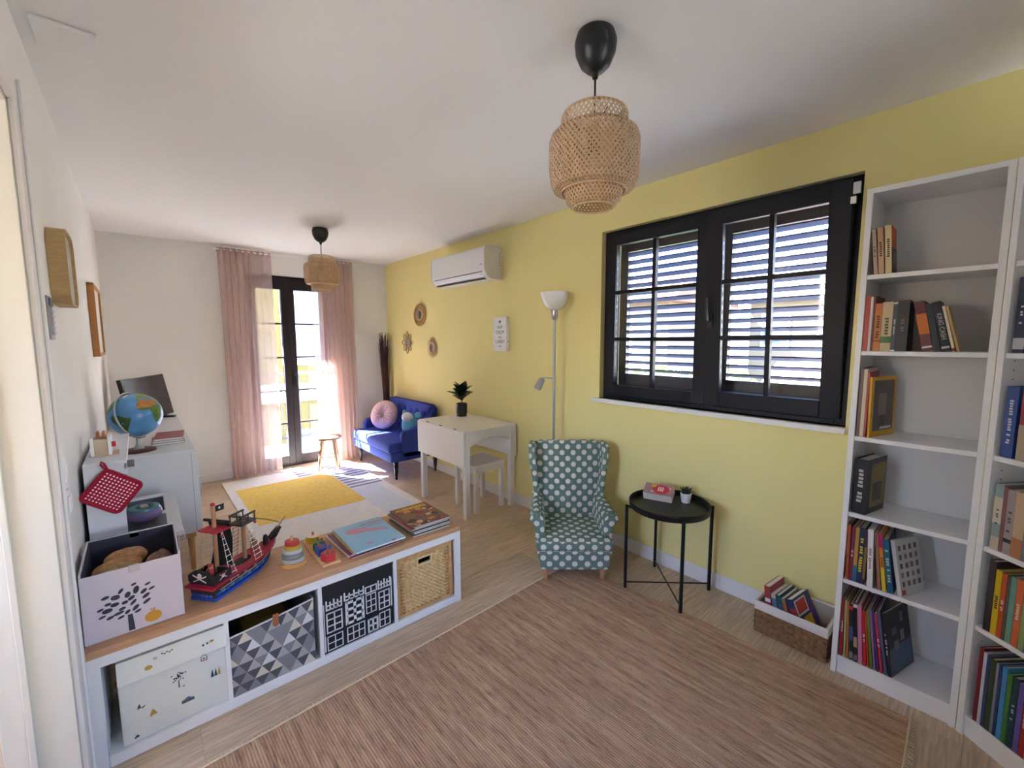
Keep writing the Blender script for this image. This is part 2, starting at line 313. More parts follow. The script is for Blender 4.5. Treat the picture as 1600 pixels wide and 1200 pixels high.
shutter(wy0 + .01, ym + .005, 'louvred shutter outside the tilted window sash nearest the tall bookcase')
shutter(ym + .015, wy1 - .01, 'louvred shutter outside the closed window sash nearest the floor lamp')

# ---- door_2: french door in the far wall
FY = D + .06
fr = MB(); fr.box(dx0, dx0 + .05, FY, FY + .07, 0, dz1); fr.box(dx1 - .05, dx1, FY, FY + .07, 0, dz1); fr.box(dx0 + .05, dx1 - .05, FY, FY + .07, dz1 - .05, dz1); fr.box(dx0 + .05, dx1 - .05, FY, FY + .07, 0, .03)
door2 = struct(fr.build('door_2', DBR, bevel=.003))
def leaf(x0, x1, right):
    w_, z0, z1 = x1 - x0, .03, dz1 - .035; sw, bt, tp, t = .068, .10, .115, .05; h_ = z1 - z0
    s = MB(); s.box(0, sw, 0, t, 0, h_); s.box(w_ - sw, w_, 0, t, 0, h_); s.box(sw, w_ - sw, 0, t, 0, bt); s.box(sw, w_ - sw, 0, t, h_ - tp, h_)
    o = s.build('leaf', DBR, door2, bevel=.003); o.location = (x0, FY - .02, z0); ph = (h_ - bt - tp) / 5
    mm = MB().box(sw, w_ - sw, .01, t - .01, -.009, .009).mesh('muntin', DBR); pm = MB().box(sw, w_ - sw, t / 2 - .002, t / 2 + .002, 0, ph).mesh('pane', GLASS)
    for j in range(5):
        if j: share('muntin', mm, o, (0, 0, bt + ph * j))
        share('pane', pm, o, (0, 0, bt + ph * j))
    if right:
        hd = MB(); hd.box(.022, .048, -.01, 0, .93, 1.07); hd.tube([(.035, -.008, 1.02), (.035, -.045, 1.02), (.037, -.05, .99), (.037, -.05, .91)], .009, 8); hd.build('handle', BLK, o, 40)
leaf(dx0 + .03, 1.548, 0); leaf(1.551, dx1 - .03, 1)
# ---- small unseen window behind the camera, added for fill daylight
bw = MB(); bw.box(bx0, bx0 + .05, YB - .12, YB - .06, bz0, bz1); bw.box(bx1 - .05, bx1, YB - .12, YB - .06, bz0, bz1); bw.box(bx0 + .05, bx1 - .05, YB - .12, YB - .06, bz0, bz0 + .05); bw.box(bx0 + .05, bx1 - .05, YB - .12, YB - .06, bz1 - .05, bz1)
w3 = struct(bw.build('added_back_window', DARK, bevel=.003)); MB().box(bx0 + .05, bx1 - .05, YB - .092, YB - .088, bz0 + .05, bz1 - .05).build('pane', GLASS, w3)
# ---- ceiling hatch
hp = tag(MB().rbox(-.075, .075, -.085, .085, -.012, 0, .003, 2).build('ceiling_hatch', TRIM, loc=(.112, 2.085, H)), 'small flat white access panel on the ceiling above the doorway', 'ceiling panel')

# ================================================================== OUTSIDE
struct(MB().box(-40, 60, -30, 60, -4.3, -4.2).build('ground', M('street paving', '6c6761', .9, var=.3, vs=.5)))
struct(MB().box(-1.2, 4.5, D + .3, D + 1.45, -.2, -.03).build('balcony_floor', M('balcony tiles', 'B9B6B2', .7)))
struct(MB().box(-1.2, 4.5, D + .3, D + 1.07, 2.62, 2.8).build('balcony_slab', M('white render', 'E8E4DC', .85)))
rl = thing('balcony_railing', 'thin black metal railing of the balcony outside the french door', 'railing', (0, D + 1.38, -.03))
MB().box(-1.2, 4.5, -.02, .02, 1.02, 1.06).build('top_rail', BLK, rl); MB().box(-1.2, 4.5, -.012, .012, .08, .11).build('bottom_rail', BLK, rl)
bm_ = MB().cyl((0, 0, .1), (0, 0, 1.03), .006, n=6).mesh('baluster', BLK)
x = -1.15
while x < 4.5: share('baluster', bm_, rl, (x, 0, 0)); x += .12
for xx in (-1.15, 1.0, 3.1, 4.45): MB().box(xx - .015, xx + .015, -.015, .015, 0, 1.04).build('post', BLK, rl)
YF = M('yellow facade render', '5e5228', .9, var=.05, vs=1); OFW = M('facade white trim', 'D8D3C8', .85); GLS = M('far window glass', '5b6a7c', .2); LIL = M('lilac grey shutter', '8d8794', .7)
b1 = thing('apartment_building', 'yellow rendered building across the street seen through the french door', 'building', (0, 10.2, -4.2))
fc = MB().box(-7, 9, 0, 4, 0, 8.6); fc.build('facade', YF, b1)
MB().box(-7, 9, -.06, .0, 4.35, 4.75).build('cornice', OFW, b1); MB().box(-7, 9, -.5, 4.2, 8.6, 8.85).build('roof', M('roof tiles', '9a6a52', .9), b1)
for x0 in (-5.5, -3.2, -.9, .75, 2.55, 4.35, 6.4):
    for z0 in (5.15, 2.1):
        o = MB().box(x0, x0 + 1.0, -.05, .03, z0, z0 + 1.6).build('window', OFW, b1)
        MB().box(x0 + .08, x0 + .92, -.08, -.05, z0 + .08, z0 + 1.52).build('shutter', LIL if z0 > 5 else GLS, o)
def house(label, loc, sx, sy, h, wall, roof, nwin, rows, rh=1.0, cat='house'):
    t = thing('house', label, cat, loc)
    MB().box(0, sx, 0, sy, 0, h).build('wall', wall, t)
    MB().prism([(-.4, h), (sx / 2, h + rh), (sx + .4, h), (sx + .4, h - .12), (-.4, h - .12)], 'y', -.4, sy + .4).build('roof', roof, t)
    for r in range(rows):
        for k in range(nwin):
            y0 = sy * (k + .5) / nwin - .5; z0 = h - 1.9 - r * 2.7
            o = MB().box(-.05, .02, y0, y0 + 1.0, z0, z0 + 1.3).build('window', OFW, t); MB().box(-.07, -.05, y0 + .1, y0 + .9, z0 + .1, z0 + 1.2).build('pane', GLS, o)
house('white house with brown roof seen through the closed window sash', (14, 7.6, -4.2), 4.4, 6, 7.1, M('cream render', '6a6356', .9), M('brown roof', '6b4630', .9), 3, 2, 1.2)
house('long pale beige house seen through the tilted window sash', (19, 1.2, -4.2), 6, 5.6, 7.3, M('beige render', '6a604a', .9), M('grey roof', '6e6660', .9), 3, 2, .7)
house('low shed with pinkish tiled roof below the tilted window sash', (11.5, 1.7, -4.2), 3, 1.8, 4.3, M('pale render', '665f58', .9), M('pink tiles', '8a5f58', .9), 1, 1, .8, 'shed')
LEAF = M('hedge leaves', '7d9440', .8, var=.4, vs=6); BARK = M('bark', '5a4636', .9)
def tree(label, loc, r, h, seed):
    t = thing('garden_tree', label, 'tree', loc, 0, 'garden trees outside the window'); rs = random.Random(seed); m = MB()
    for k in range(420):
        a = rs.uniform(0, 2 * PI); b = math.acos(rs.uniform(-1, 1)); rr = rs.uniform(.75, 1.05); c = Vector((r * rr * math.sin(b) * math.cos(a), r * rr * math.sin(b) * math.sin(a), h + r * .8 * rr * math.cos(b)))
        e = rs.uniform(.1, .2) * r; q = T(c, rs.uniform(0, 6), rs.uniform(0, 6), rs.uniform(0, 6)); m.add([q @ Vector(p) for p in ((-e, 0, 0), (0, -e * .5, .1 * e), (e, 0, 0), (0, e * .5, .1 * e))], [(0, 1, 2, 3)])
    m.ball((0, 0, h), (r * .85, r * .85, r * .7), 14, 9); m.build('crown', LEAF, t); MB().cyl((0, 0, 0), (0, 0, h), .12, .08, 8).build('trunk', BARK, t)
tree('round green tree behind the lower panes of the closed window sash', (9.5, 5.3, -4.2), 1.15, 4.1, 1)
tree('green tree farthest from the bookcase, behind the closed window sash', (9.0, 8.0, -4.2), 1.2, 4.0, 2)
tree('green bush top behind the lower panes of the tilted window sash', (12.6, 5.1, -4.2), .9, 4.2, 3)

# ================================================================== CUBE SHELF UNIT + WORKTOP
KY, KT = 1.926, .413
ku = thing('cube_shelf', 'low white four-compartment shelf unit under the oak board', 'shelf unit', (.012, KY, 0))
k = MB().box(0, .038, 0, .385, 0, KT); k.box(1.463, 1.50, 0, .385, 0, KT); k.box(.038, 1.463, 0, .385, KT - .04, KT); k.box(.038, 1.463, 0, .385, 0, .04)
k.build('frame', LAC, ku, bevel=.0015)
KX = [.394, .747, 1.108]
for x in KX: MB().box(x - .008, x + .008, 0.004, .385, .04, KT - .04).build('divider', LAC, ku)
tag(MB().box(0, 1.496, -.006, .40, 0, .028).build('worktop_board', OAK, bevel=.003, loc=(.012, KY, KT)), 'oak worktop board lying on the low white shelf unit', 'worktop')
ZT = KT + .028
# --- white box with small forest prints
PRW = M('white printed fabric', 'E8E9E0', .85, var=.02, vs=60); GREY = M('print dark grey', '4a4d52', .9); MUST = M('print mustard', 'C79A45', .9); BEI = M('print beige', 'C9B48C', .9); PRED = M('print red', '8a3038', .9); PBLU = M('print blue grey', '7b8792', .9)
fb_ = thing('storage_box', 'white fabric storage box printed with small trees and clouds in the shelf unit', 'storage box', (.085, KY + .012, .04), 0, 'boxes in the cube shelf')
MB().rbox(0, .318, 0, .35, .001, .315, .006, 2).build('body', PRW, fb_, 50)
MB().grid(lambda a, b: (.001 + a * .317, -.002 - .018 * b * (1 - .3 * math.sin(a * 3)), .3185 - .075 * b - .006 * math.sin(a * PI) * b), 16, 5).build('flap', PRW, fb_, 60)
Y0 = -.0012
def motif(name, items, par=fb_):
    # one printed motif = one part; items: (outline, material[, y])
    m = MB(); ms = []
    for it in items:
        if it[1] not in ms: ms.append(it[1])
        y = it[2] if len(it) > 2 else Y0; m.prism(it[0], 'y', y, y + .001, ms.index(it[1]))
    return m.build(name, ms, par)
tr_ = []; cx, cy = .165, .165
for i in range(26):
    a = random.uniform(0, 2 * PI); rr = random.uniform(0, .026); tr_.append((ell(cx + rr * math.cos(a), cy + .02 + rr * .8 * math.sin(a), .0035, .0018, 6, random.uniform(0, 3)), GREY))
motif('printed_tree', tr_ + [([(cx - .002, cy - .025), (cx + .002, cy - .025), (cx + .001, cy + .005), (cx - .001, cy + .005)], GREY), (ell(.178, .138, .005, .004, 8), BEI)])
motif('printed_hare', [([(.045, .12), (.055, .125), (.052, .14), (.047, .132)], GREY), ([(.053, .122), (.068, .128), (.062, .12)], GREY)])
motif('printed_leaf', [([(.075, .075), (.098, .078), (.09, .095), (.084, .099)], MUST)])
motif('printed_cloud', [(ell(a, b, r, r * .8, 10), PBLU) for a, b, r in ((.175, .075, .008), (.187, .08, .010), (.199, .075, .008))] + [([(.168, .068), (.207, .068), (.207, .074), (.168, .074)], PBLU)])
motif('printed_firs', [([(.262 + i * .011, .125), (.272 + i * .011, .125), (.267 + i * .011, .158)], c) for i, c in enumerate((GREY, GREY, MUST))])
motif('printed_house', [(q, PRED) for q in ([(.235, .205), (.255, .205), (.255, .207), (.235, .207)], [(.235, .205), (.237, .205), (.237, .222), (.235, .222)], [(.253, .205), (.255, .205), (.255, .222), (.253, .222)], [(.235, .221), (.245, .232), (.255, .221), (.245, .229)], ell(.245, .214, .003, .003, 8))])
motif('printed_bird', [([(.03, .016), (.045, .02), (.04, .028), (.033, .024)], GREY)])
motif('printed_dots', [(ell(a, b, .004, .004, 6), GREY, -.0128) for a, b in ((.245, .275), (.258, .277))] + [(ell(.272, .28, .007, .005, 8), MUST, -.0132)])
motif('printed_fruit', [(ell(.085, .27, .011, .008, 10), MUST, -.0150), (ell(.105, .292, .006, .005, 8), BEI, -.0088)])
motif('printed_twig', [(ell(.125 + i * .007, .30 - .004 * (i % 2), .0035, .002, 6), GREY, -.0068) for i in range(5)])
# --- triangle patterned fabric bin
TRI = [M('triangle charcoal', '5a5a5e', .9), M('triangle grey', '8b888a', .9), M('triangle light grey', 'B4AFAE', .9), M('triangle cream', 'D8CDBB', .9), M('triangle white', 'DDDBDA', .9)]
tb = thing('storage_box', 'fabric storage bin with grey and cream triangle pattern and leather tab', 'storage box', (.412, KY + .008, .04), 0, 'boxes in the cube shelf')
tm = MB(); wB, hB = .318, .285; nc, nr = 6, 6
rs = random.Random(3)
def bulge(a, z): return -.012 * math.sin(PI * min(1, max(0, a / wB))) * math.sin(PI * min(1, max(0, z / .32))) 
def topz(a): return 0.965 + .13 * (a / wB - .5) - .10 * math.sin(PI * a / wB) * 0
for j in range(nr):
    for i in range(-1, 2 * nc + 1):
        s_ = wB / nc / 2; off = (j % 2) * s_
        up = i % 2 == 0; xa = i * s_ - off
        z0, z1 = j * hB / nr, (j + 1) * hB / nr
        tri = [(xa, z0), (xa + 2 * s_, z0), (xa + s_, z1)] if up else [(xa, z1), (xa + 2 * s_, z1), (xa + s_, z0)]
        tri = [(min(max(p, 0), wB), q) for p, q in tri]
        if len(set(tri)) < 3 or max(p for p, q in tri) - min(p for p, q in tri) < 1e-4: continue
        mi = (0 if rs.random() < .6 else 1) if not up else rs.choice([2, 3, 4, 2, 1])
        tm.add([(p, bulge(p, q), q * topz(p)) for p, q in tri], [(0, 1, 2)], mi)
tm.build('front_panel', TRI, tb)
sd = MB(); sd.box(0, .004, .004, .34, 0, .27); sd.box(wB - .004, wB, .004, .34, 0, .30); sd.box(0, wB, .336, .34, 0, .32); sd.box(0, wB, .004, .34, 0, .005); sd.build('lining', TRI[1], tb)
bk = MB()
for i in range(10):
    s_ = wB / 10
    bk.add([(i * s_, .334, .24), ((i + 1) * s_, .334, .24), ((i + .5) * s_, .334, .32)], [(0, 1, 2)], 3); bk.add([((i + .5) * s_, .334, .32), ((i + 1.5) * s_ if i < 9 else wB, .334, .32), ((i + 1) * s_, .334, .24)], [(0, 1, 2)], 0)
bk.build('back_pattern', TRI, tb)
MB().tube([(p * wB / 12, bulge(p * wB / 12, .285) - .001, .285 * topz(p * wB / 12)) for p in range(13)], .0035, 6).build('hem', TRI[4], tb, 60)
MB().prism([(-.011, .02), (.011, .02), (.011, -.028), (0, -.037), (-.011, -.028)], 'y', -.016, -.0135).build('leather_tab', M('tan leather', 'A5643C', .6), tb, loc=(.165, 0, .275))
tag(MB().rbox(-.1, .1, -.1, .1, 0, .2, .05, 3).build('folded_cloth', M('olive cloth', '8a6f2e', .9, var=.2), loc=(.575, KY + .2, .046)), 'mustard folded cloth inside the triangle patterned bin', 'cloth')
# --- black box with white town houses
hb = thing('storage_box', 'black cardboard storage box printed with white canal house fronts', 'storage box', (.767, KY + .010, .04), 0, 'boxes in the cube shelf')
MB().box(0, .335, 0, .35, .001, .328).build('body', M('black board', '121216', .6), hb, bevel=.002)
hp_ = MB(); WP = M('white print', 'E4E1DF', .8); ZZ = 0
def wnd(x0, x1, z0, z1, nx, nz, fill):
    # grid of window openings, drawn as white bars (fill = bar width)
    for i in range(nx + 1):
        xx = x0 + (x1 - x0) * i / nx; hp_.box(xx - fill / 2, xx + fill / 2, -.001, 0, z0 - fill / 2, z1 + fill / 2)
    for j in range(nz + 1):
        zz = z0 + (z1 - z0) * j / nz; hp_.box(x0, x1, -.001, -.0002, zz - fill / 2, zz + fill / 2)
def crown(x0, x1, z0, z1, n, fill):
    for i in range(n + 1):
        xx = x0 + (x1 - x0) * i / n; hp_.box(xx - fill / 2, xx + fill / 2, -.001, 0, z0, z1 + (.008 if i % 2 == 0 else 0))
    hp_.box(x0, x1, -.001, -.0002, z0, z0 + fill); hp_.box(x0, x1, -.001, -.0002, (z0 + z1) / 2, (z0 + z1) / 2 + fill)
def flush():
    global hp_
    hp_.build('printed_house', WP, hb); hp_ = MB()
wnd(.018, .085, .098, .19, 2, 3, .006); wnd(.018, .085, .012, .078, 2, 2, .0045); crown(.018, .085, .205, .245, 4, .007); flush()
wnd(.108, .185, .104, .205, 2, 3, .013); wnd(.108, .19, .012, .082, 3, 2, .005); crown(.10, .19, .218, .252, 4, .007); flush()
wnd(.202, .25, .112, .205, 2, 3, .0045); wnd(.21, .255, .012, .075, 2, 2, .009); wnd(.20, .255, .215, .245, 2, 1, .006); flush()
wnd(.267, .32, .105, .195, 2, 3, .006); wnd(.267, .32, .012, .085, 2, 2, .005); crown(.265, .325, .21, .25, 4, .007); flush()
hp_.box(.004, .010, -.001, 0, .01, .085); hp_.box(.004, .008, -.001, 0, .085, .24); flush(); hp_.box(.328, .334, -.001, 0, .1, .25)
flush()
# --- wicker basket
RAT = M('rattan', 'E2C08A', .6, var=.22, vs=60); RATD = M('rattan rim', 'CFA066', .55, var=.2, vs=30)
def weave(name, par, x0, x1, z0, z1, n, m, amp, mat, yoff=0, hole=None, sub=2):
    nu, nv = n * sub, m * sub
    g = MB()
    def P(i, j):
        a, b = i / nu, j / nv; return (x0 + (x1 - x0) * a, yoff - amp * (math.sin(PI * a * n) * math.cos(PI * (round(b * m * 1.0) if False else int(b * m - 1e-6))) * abs(math.sin(PI * b * m)) ** .5 + .8), z0 + (z1 - z0) * b)
    g.add([P(i, j) for j in range(nv + 1) for i in range(nu + 1)], [(j * (nu + 1) + i, j * (nu + 1) + i + 1, (j + 1) * (nu + 1) + i + 1, (j + 1) * (nu + 1) + i) for j in range(nv) for i in range(nu)
          if not (hole and hole[0] < x0 + (x1 - x0) * (i + .5) / nu < hole[1] and hole[2] < z0 + (z1 - z0) * (j + .5) / nv < hole[3])])
    return g.build(name, mat, par, 80)
wk = thing('wicker_basket', 'woven rattan basket with cut-out handle in the end compartment of the shelf unit', 'basket', (1.128, KY + .012, .04))
weave('woven_front', wk, .02, .315, .02, .31, 22, 28, .009, RAT, .016, (.125, .205, .252, .288), 4)
rm = MB(); rm.box(0, .335, 0, .022, .305, .328); rm.box(0, .335, 0, .022, 0.001, .022); rm.box(0, .022, 0, .022, .022, .305); rm.box(.313, .335, 0, .022, .022, .305); rm.build('rim', RATD, wk, bevel=.007, bseg=3)
hd = MB()
for a, b, c, e in ((.118, .212, .284, .294), (.118, .212, .246, .256), (.118, .128, .25, .29), (.202, .212, .25, .29)): hd.box(a, b, .001, .018, c, e)
hd.build('handle_opening', M('pale cane', 'E0C896', .5), wk, bevel=.003)
cs = MB(); 
for i in range(14):
    for xx in (.034, .299): cs.box(xx - .009, xx + .009, -.003, .003, .035 + i * .018, .044 + i * .018)
cs.build('edge_wrap', RATD, wk)
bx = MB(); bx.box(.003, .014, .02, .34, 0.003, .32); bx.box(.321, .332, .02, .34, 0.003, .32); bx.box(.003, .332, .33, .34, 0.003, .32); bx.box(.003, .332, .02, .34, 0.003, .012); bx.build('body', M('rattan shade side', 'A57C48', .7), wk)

# ================================================================== ON THE WORKTOP
# --- fabric bin with tree print
LIL_ = M('lilac grey fabric', 'DAD0D8', .9, bump=.2, bs=900); NAVY = M('dark bin lining', '3a3b48', .9)
bn = thing('toy_bin', 'open lilac grey fabric bin printed with a tree and orange fruit on the oak board', 'toy bin', (.016, KY + .042, ZT + .0006), 0)
bw_, bd_, bh_ = .270, .33, .252
o = MB(); o.box(0, bw_, 0, .006, 0, bh_ - .012); o.box(0, bw_, bd_ - .006, bd_, 0, bh_); o.box(0, .006, .006, bd_ - .006, 0, bh_); o.box(bw_ - .006, bw_, .006, bd_ - .006, 0, bh_ - .006); o.box(0, bw_, 0, bd_, 0, .006); o.build('shell', LIL_, bn, bevel=.002)
o = MB(); o.box(.006, bw_ - .006, .006, .008, .006, bh_ - .016); o.box(.006, bw_ - .006, bd_ - .008, bd_ - .006, .006, bh_ - .004); o.box(.006, .008, .008, bd_ - .008, .006, bh_ - .005); o.box(bw_ - .008, bw_ - .006, .008, bd_ - .008, .006, bh_ - .01); o.build('lining', NAVY, bn)
o = MB()
for y_, z_ in ((0, bh_ - .012), (bd_ - .006, bh_)):
    MB().box(.125, .155, y_ - .002, y_ + .008, z_ - .022, z_ + .002).build('velcro_tab', M('pale tab', 'C9C0C2', .8), bn, bevel=.001)
p = MB()
for cx, cz, a, rx, ry in [(.06, .15, .2, .011, .0055), (.085, .142, 0, .0125, .009), (.065, .125, .1, .009, .005), (.082, .117, .1, .012, .007), (.062, .102, .1, .014, .008), (.048, .085, .3, .010, .004), (.068, .075, .3, .011, .005), (.045, .112, .3, .009, .004), (.10, .16, .9, .010, .005), (.117, .14, 1.2, .011, .0075), (.108, .115, .2, .009, .006), (.126, .125, .6, .011, .006), (.14, .15, 1.3, .014, .008), (.135, .172, .3, .008, .004), (.16, .137, .7, .011, .006), (.172, .16, .4, .009, .004), (.182, .14, .4, .010, .004), (.165, .118, .6, .012, .006), (.130, .107, .8, .012, .005), (.166, .097, .6, .013, .005), (.100, .095, .3, .010, .005), (.135, .085, .8, .012, .006), (.113, .078, .7, .009, .005), (.09, .082, .2, .015, .005), (.095, .065, .3, .010, .004), (.14, .07, .4, .010, .004)]:
    p.prism(ell(cx, cz, rx, ry, 12, a), 'y', -.0012, 0, 0)
p.prism([(.112, .006), (.129, .006), (.125, .066), (.112, .066)], 'y', -.0012, 0, 0)
p.build('printed_tree', M('print indigo', '44444f', .9), bn); p = MB()
p.prism(ell(.180, .033, .024, .02, 18), 'y', -.0012, 0, 1); p.prism([(.181, .05), (.184, .05), (.186, .064), (.182, .064)], 'y', -.0012, 0, 1); p.prism([(.172, .06), (.182, .054), (.176, .064)], 'y', -.0012, 0, 1)
p.m = [0] * len(p.m); p.build('printed_fruit', M('print orange', 'DB9E3A', .9), bn)
FUR = M('tan plush fur', 'C79469', .95, var=.3, vs=45, bump=.8, bs=160); FUR2 = M('mauve brown fur', '9a7668', .95, var=.35, vs=60, bump=.8, bs=160); CANV = M('canvas', 'B8A275', .9, var=.2)
def blob(name, label, cat, loc, r, mat, seed, rz=0, amp=.12):
    rs = random.Random(seed); m = MB(); ph = [rs.uniform(0, 6) for _ in range(4)]
    def P(a, b):
        u, v = 2 * PI * a, PI * b; k_ = 1 + amp * (math.sin(3 * u + ph[0]) * math.sin(2 * v + ph[1]) + .5 * math.sin(5 * u + ph[2]) * math.sin(4 * v))
        return Vector((r[0] * k_ * math.sin(v) * math.cos(u), r[1] * k_ * math.sin(v) * math.sin(u), r[2] * k_ * math.cos(v)))
    m.grid(P, 28, 16); return tag(m.build(name, mat, None, 80, loc=loc, rot=(0, 0, rz)), label, cat)
blob('plush_toy', 'fluffy tan plush lying in front inside the tree print bin', 'plush toy', (.105, 2.115, ZT + .185), (.072, .042, .038), FUR, 1, .25, .05)
blob('plush_toy', 'fluffy light brown plush tucked behind the front one in the bin', 'plush toy', (.13, 2.195, ZT + .19), (.065, .036, .036), FUR, 2, .1, .05)
blob('plush_toy', 'mauve brown furry plush in the corner of the tree print bin', 'plush toy', (.228, 2.12, ZT + .165), (.042, .06, .045), FUR2, 3, 0, .08)
blob('canvas_bag', 'crumpled beige canvas bag along the front of the tree print bin', 'bag', (.108, 2.026, ZT + .19), (.068, .028, .038), CANV, 4, .1, .15)
for nm, lo, rr in (('a', (.14, 2.12, ZT + .075), (.10, .12, .068)),): tag(MB().ball(lo, rr, 16, 10).build('fleece_blanket', M('dark grey fleece', '5a5560', .95), None, 60), 'dark grey fleece blanket bundled in the bottom of the bin', 'blanket')

# --- pirate ship
sh = thing('pirate_ship', 'wooden toy pirate ship with red deck and black sail on the oak board', 'toy ship', (.347, 2.022, ZT), math.radians(38))
BRW = M('ship dark hull', '4a3432', .6, var=.2, vs=30); REDP = M('ship red paint', 'B02440', .45); BLUP = M('ship blue paint', '2456B8', .45); BKP = M('ship black', '1c191b', .6); TANP = M('ship mast wood', 'B08560', .55); WHP = M('white cord', 'E6E0DC', .7); CRM = M('ship cream line', 'D8C68A', .6)
def hb_(t): return .050 * (1 - max(0, (t - .45) / .55) ** 2.2) + .004       # half beam
def loft(z0, z1, k0, k1, n=14, L0=.36, L1=.40, rise=0):
    vs = []; fs = []
    for i in range(n + 1):
        t = i / n; a, b = hb_(t) * k0, hb_(t) * k1; up = rise * max(0, t - .55) ** 2
        vs += [(t * L0, -a, z0), (t * L0, a, z0), (t * L1, b, z1 + up), (t * L1, -b, z1 + up)]
    for i in range(n):
        q = 4 * i
        for e in range(4): fs.append((q + e, q + (e + 1) % 4, q + 4 + (e + 1) % 4, q + 4 + e))
    fs += [(3, 2, 1, 0), (4 * n, 4 * n + 1, 4 * n + 2, 4 * n + 3)]
    return vs, fs
MB().add(*loft(0, .012, 1.08, 1.05, L0=.345, L1=.36)).build('water_base', BLUP, sh)
MB().add(*loft(.012, .058, .92, 1.12, L0=.355, L1=.39, rise=.12)).build('hull', BRW, sh)
wv = MB()
for s_ in (-1, 1):
    for i in range(13):
        t = .06 + i * .062; y_ = hb_(t) * 1.0; nx = -.02 if t > .6 else 0
        wv.ball((t * .36, s_ * y_ * .98, .022 + .004 * (i % 2)), (.012, .003, .008), 8, 5, i % 2)
for i in range(5): wv.ball((-.001, -.038 + i * .019, .022), (.003, .009, .007), 8, 5, 0)
wv.build('painted_wave', [BLUP, M('ship pale blue', '4E86C8', .5)], sh, 60)
MB().add(*loft(.056, .066, 1.17, 1.2, L0=.395, L1=.398, rise=.12)).build('deck', REDP, sh)
MB().lathe([(0, 0), (1, 0), (1, .002), (0, .002)], 24, (.195, 0, .0665), 0, .048, .026).build('deck_opening', BKP, sh)
for s_ in (-1, 1):
    MB().tube([(t * .02 * .375, s_ * (hb_(t * .02) * 1.08 + .0005), .04 + .1 * max(0, t * .02 - .55) ** 2) for t in range(3, 46)], .0016, 5).build('cream_stripe', CRM, sh)
    for xx in (.15, .205): MB().cyl((xx, s_ * (hb_(xx / .37) * 1.1 - .002), .050), (xx, s_ * (hb_(xx / .37) * 1.1 + .002), .050), .0075, n=14).build('porthole', PBLU, sh)
ca = MB(); ca.box(.0, .085, -.056, .056, .066, .078); ca.prism([(-.056, .078), (.056, .078), (.058, .105), (.03, .125), (-.03, .125), (-.058, .105)], 'x', -.006, .004); ca.box(.004, .085, -.056, -.05, .078, .105); ca.box(.004, .085, .05, .056, .078, .105); ca.box(.079, .085, -.05, .05, .078, .10)
ca.build('stern_castle', BKP, sh, bevel=.001)
MB().box(-.016, .0, -.066, .066, .055, .063).build('stern_ledge', REDP, sh)
sk = MB(); sk.prism(ell(0, .108, .0095, .0105, 14), 'x', -.0072, -.0088); sk.prism([(-.005, .094), (.005, .094), (.006, .101), (-.006, .101)], 'x', -.0072, -.0088)
for s_ in (-1, 1): sk.prism([(s_ * -.032, .112), (s_ * -.030, .106), (s_ * .028, .081), (s_ * .030, .084)], 'x', -.0070, -.0088)
sk.prism(ell(-.0035, .109, .0024, .0028, 8), 'x', -.0078, -.0071, 1); sk.prism(ell(.0035, .109, .0024, .0028, 8), 'x', -.0078, -.0071, 1); sk.prism(ell(0, .1035, .001, .0015, 6), 'x', -.0078, -.0071, 1)
sk.prism(ell(.045, .088, .007, .0075, 12), 'y', -.0572, -.056)
for s_ in (-1, 1): sk.prism([(.045 - s_ * .017, .098), (.045 - s_ * .015, .100), (.045 + s_ * .018, .076), (.045 + s_ * .016, .074)], 'y', -.0570, -.056)
sk.prism(ell(.0425, .089, .0018, .002, 7), 'y', -.0578, -.0571, 1); sk.prism(ell(.0475, .089, .0018, .002, 7), 'y', -.0578, -.0571, 1)
sk.prism([(.03, .094), (.06, .094), (.057, .0985), (.033, .0985)], 'y', -.0577, -.0571, 2)
sk.build('skull_print', [WHP, BKP, REDP], sh)
MB().cyl((.085, .012, .066), (.085, .012, .36), .008, n=10).build('mast', TANP, sh)
MB().ball((.085, .012, .363), .009, 10, 7).build('mast_ball', REDP, sh, 60)
MB().prism([(.035, -.04), (.10, -.05), (.11, .045), (.045, .05)], 'z', .262, .268).build('red_platform', REDP, sh)
MB().cyl((.10, -.05, .288), (.10, .075, .288), .0065, n=8).build('yard', BKP, sh)
MB().grid(lambda a, b: (.106 + .018 * math.sin(PI * b) + .004 * math.sin(a * 9), -.038 + a * .108 - .012 * (a - .5) * math.sin(PI * b), .286 - .185 * b - .02 * a * b), 12, 14).build('sail', M('black sail cloth', '262123', .95, var=.2, vs=60), sh, 80)
fg = MB(); fg.grid(lambda a, b: (.093 + .032 * a, .012 - .012 * a + .004 * math.sin(6 * a), .352 - .026 * b + .006 * a), 8, 3); fg.build('flag', BKP, sh, 80)
MB().ball((.108, .0045, .343), (.005, .0018, .005), 8, 6).build('flag_skull', WHP, sh)
MB().cyl((.215, 0, .066), (.215, 0, .245), .008, n=10).build('mast', TANP, sh)
cn = MB(); cn.box(.175, .255, -.035, .035, .232, .240)
for xx, yy in ((.18, -.03), (.18, .03), (.25, -.03), (.25, .03), (.215, -.03), (.215, .03)): cn.cyl((xx, yy, .24), (xx, yy, .272), .003, n=6)
cn.box(.176, .254, -.034, -.026, .27, .276); cn.box(.176, .254, .026, .034, .27, .276); cn.box(.176, .184, -.026, .026, .27, .276); cn.ball((.215, 0, .25), .011, 8, 6)
cn.build('crows_nest', M('ship dark wood', '4b443e', .7), sh)
MB().tube([(.25, -.01, .24), (.30, 0, .215), (.35, 0, .19), (.41, .0, .155), (.43, 0, .14)], .0016, 5).build('forestay', BKP, sh)
MB().cyl((.36, 0, .083), (.475, 0, .155), .0055, .003, 8).build('bowsprit', TANP, sh)
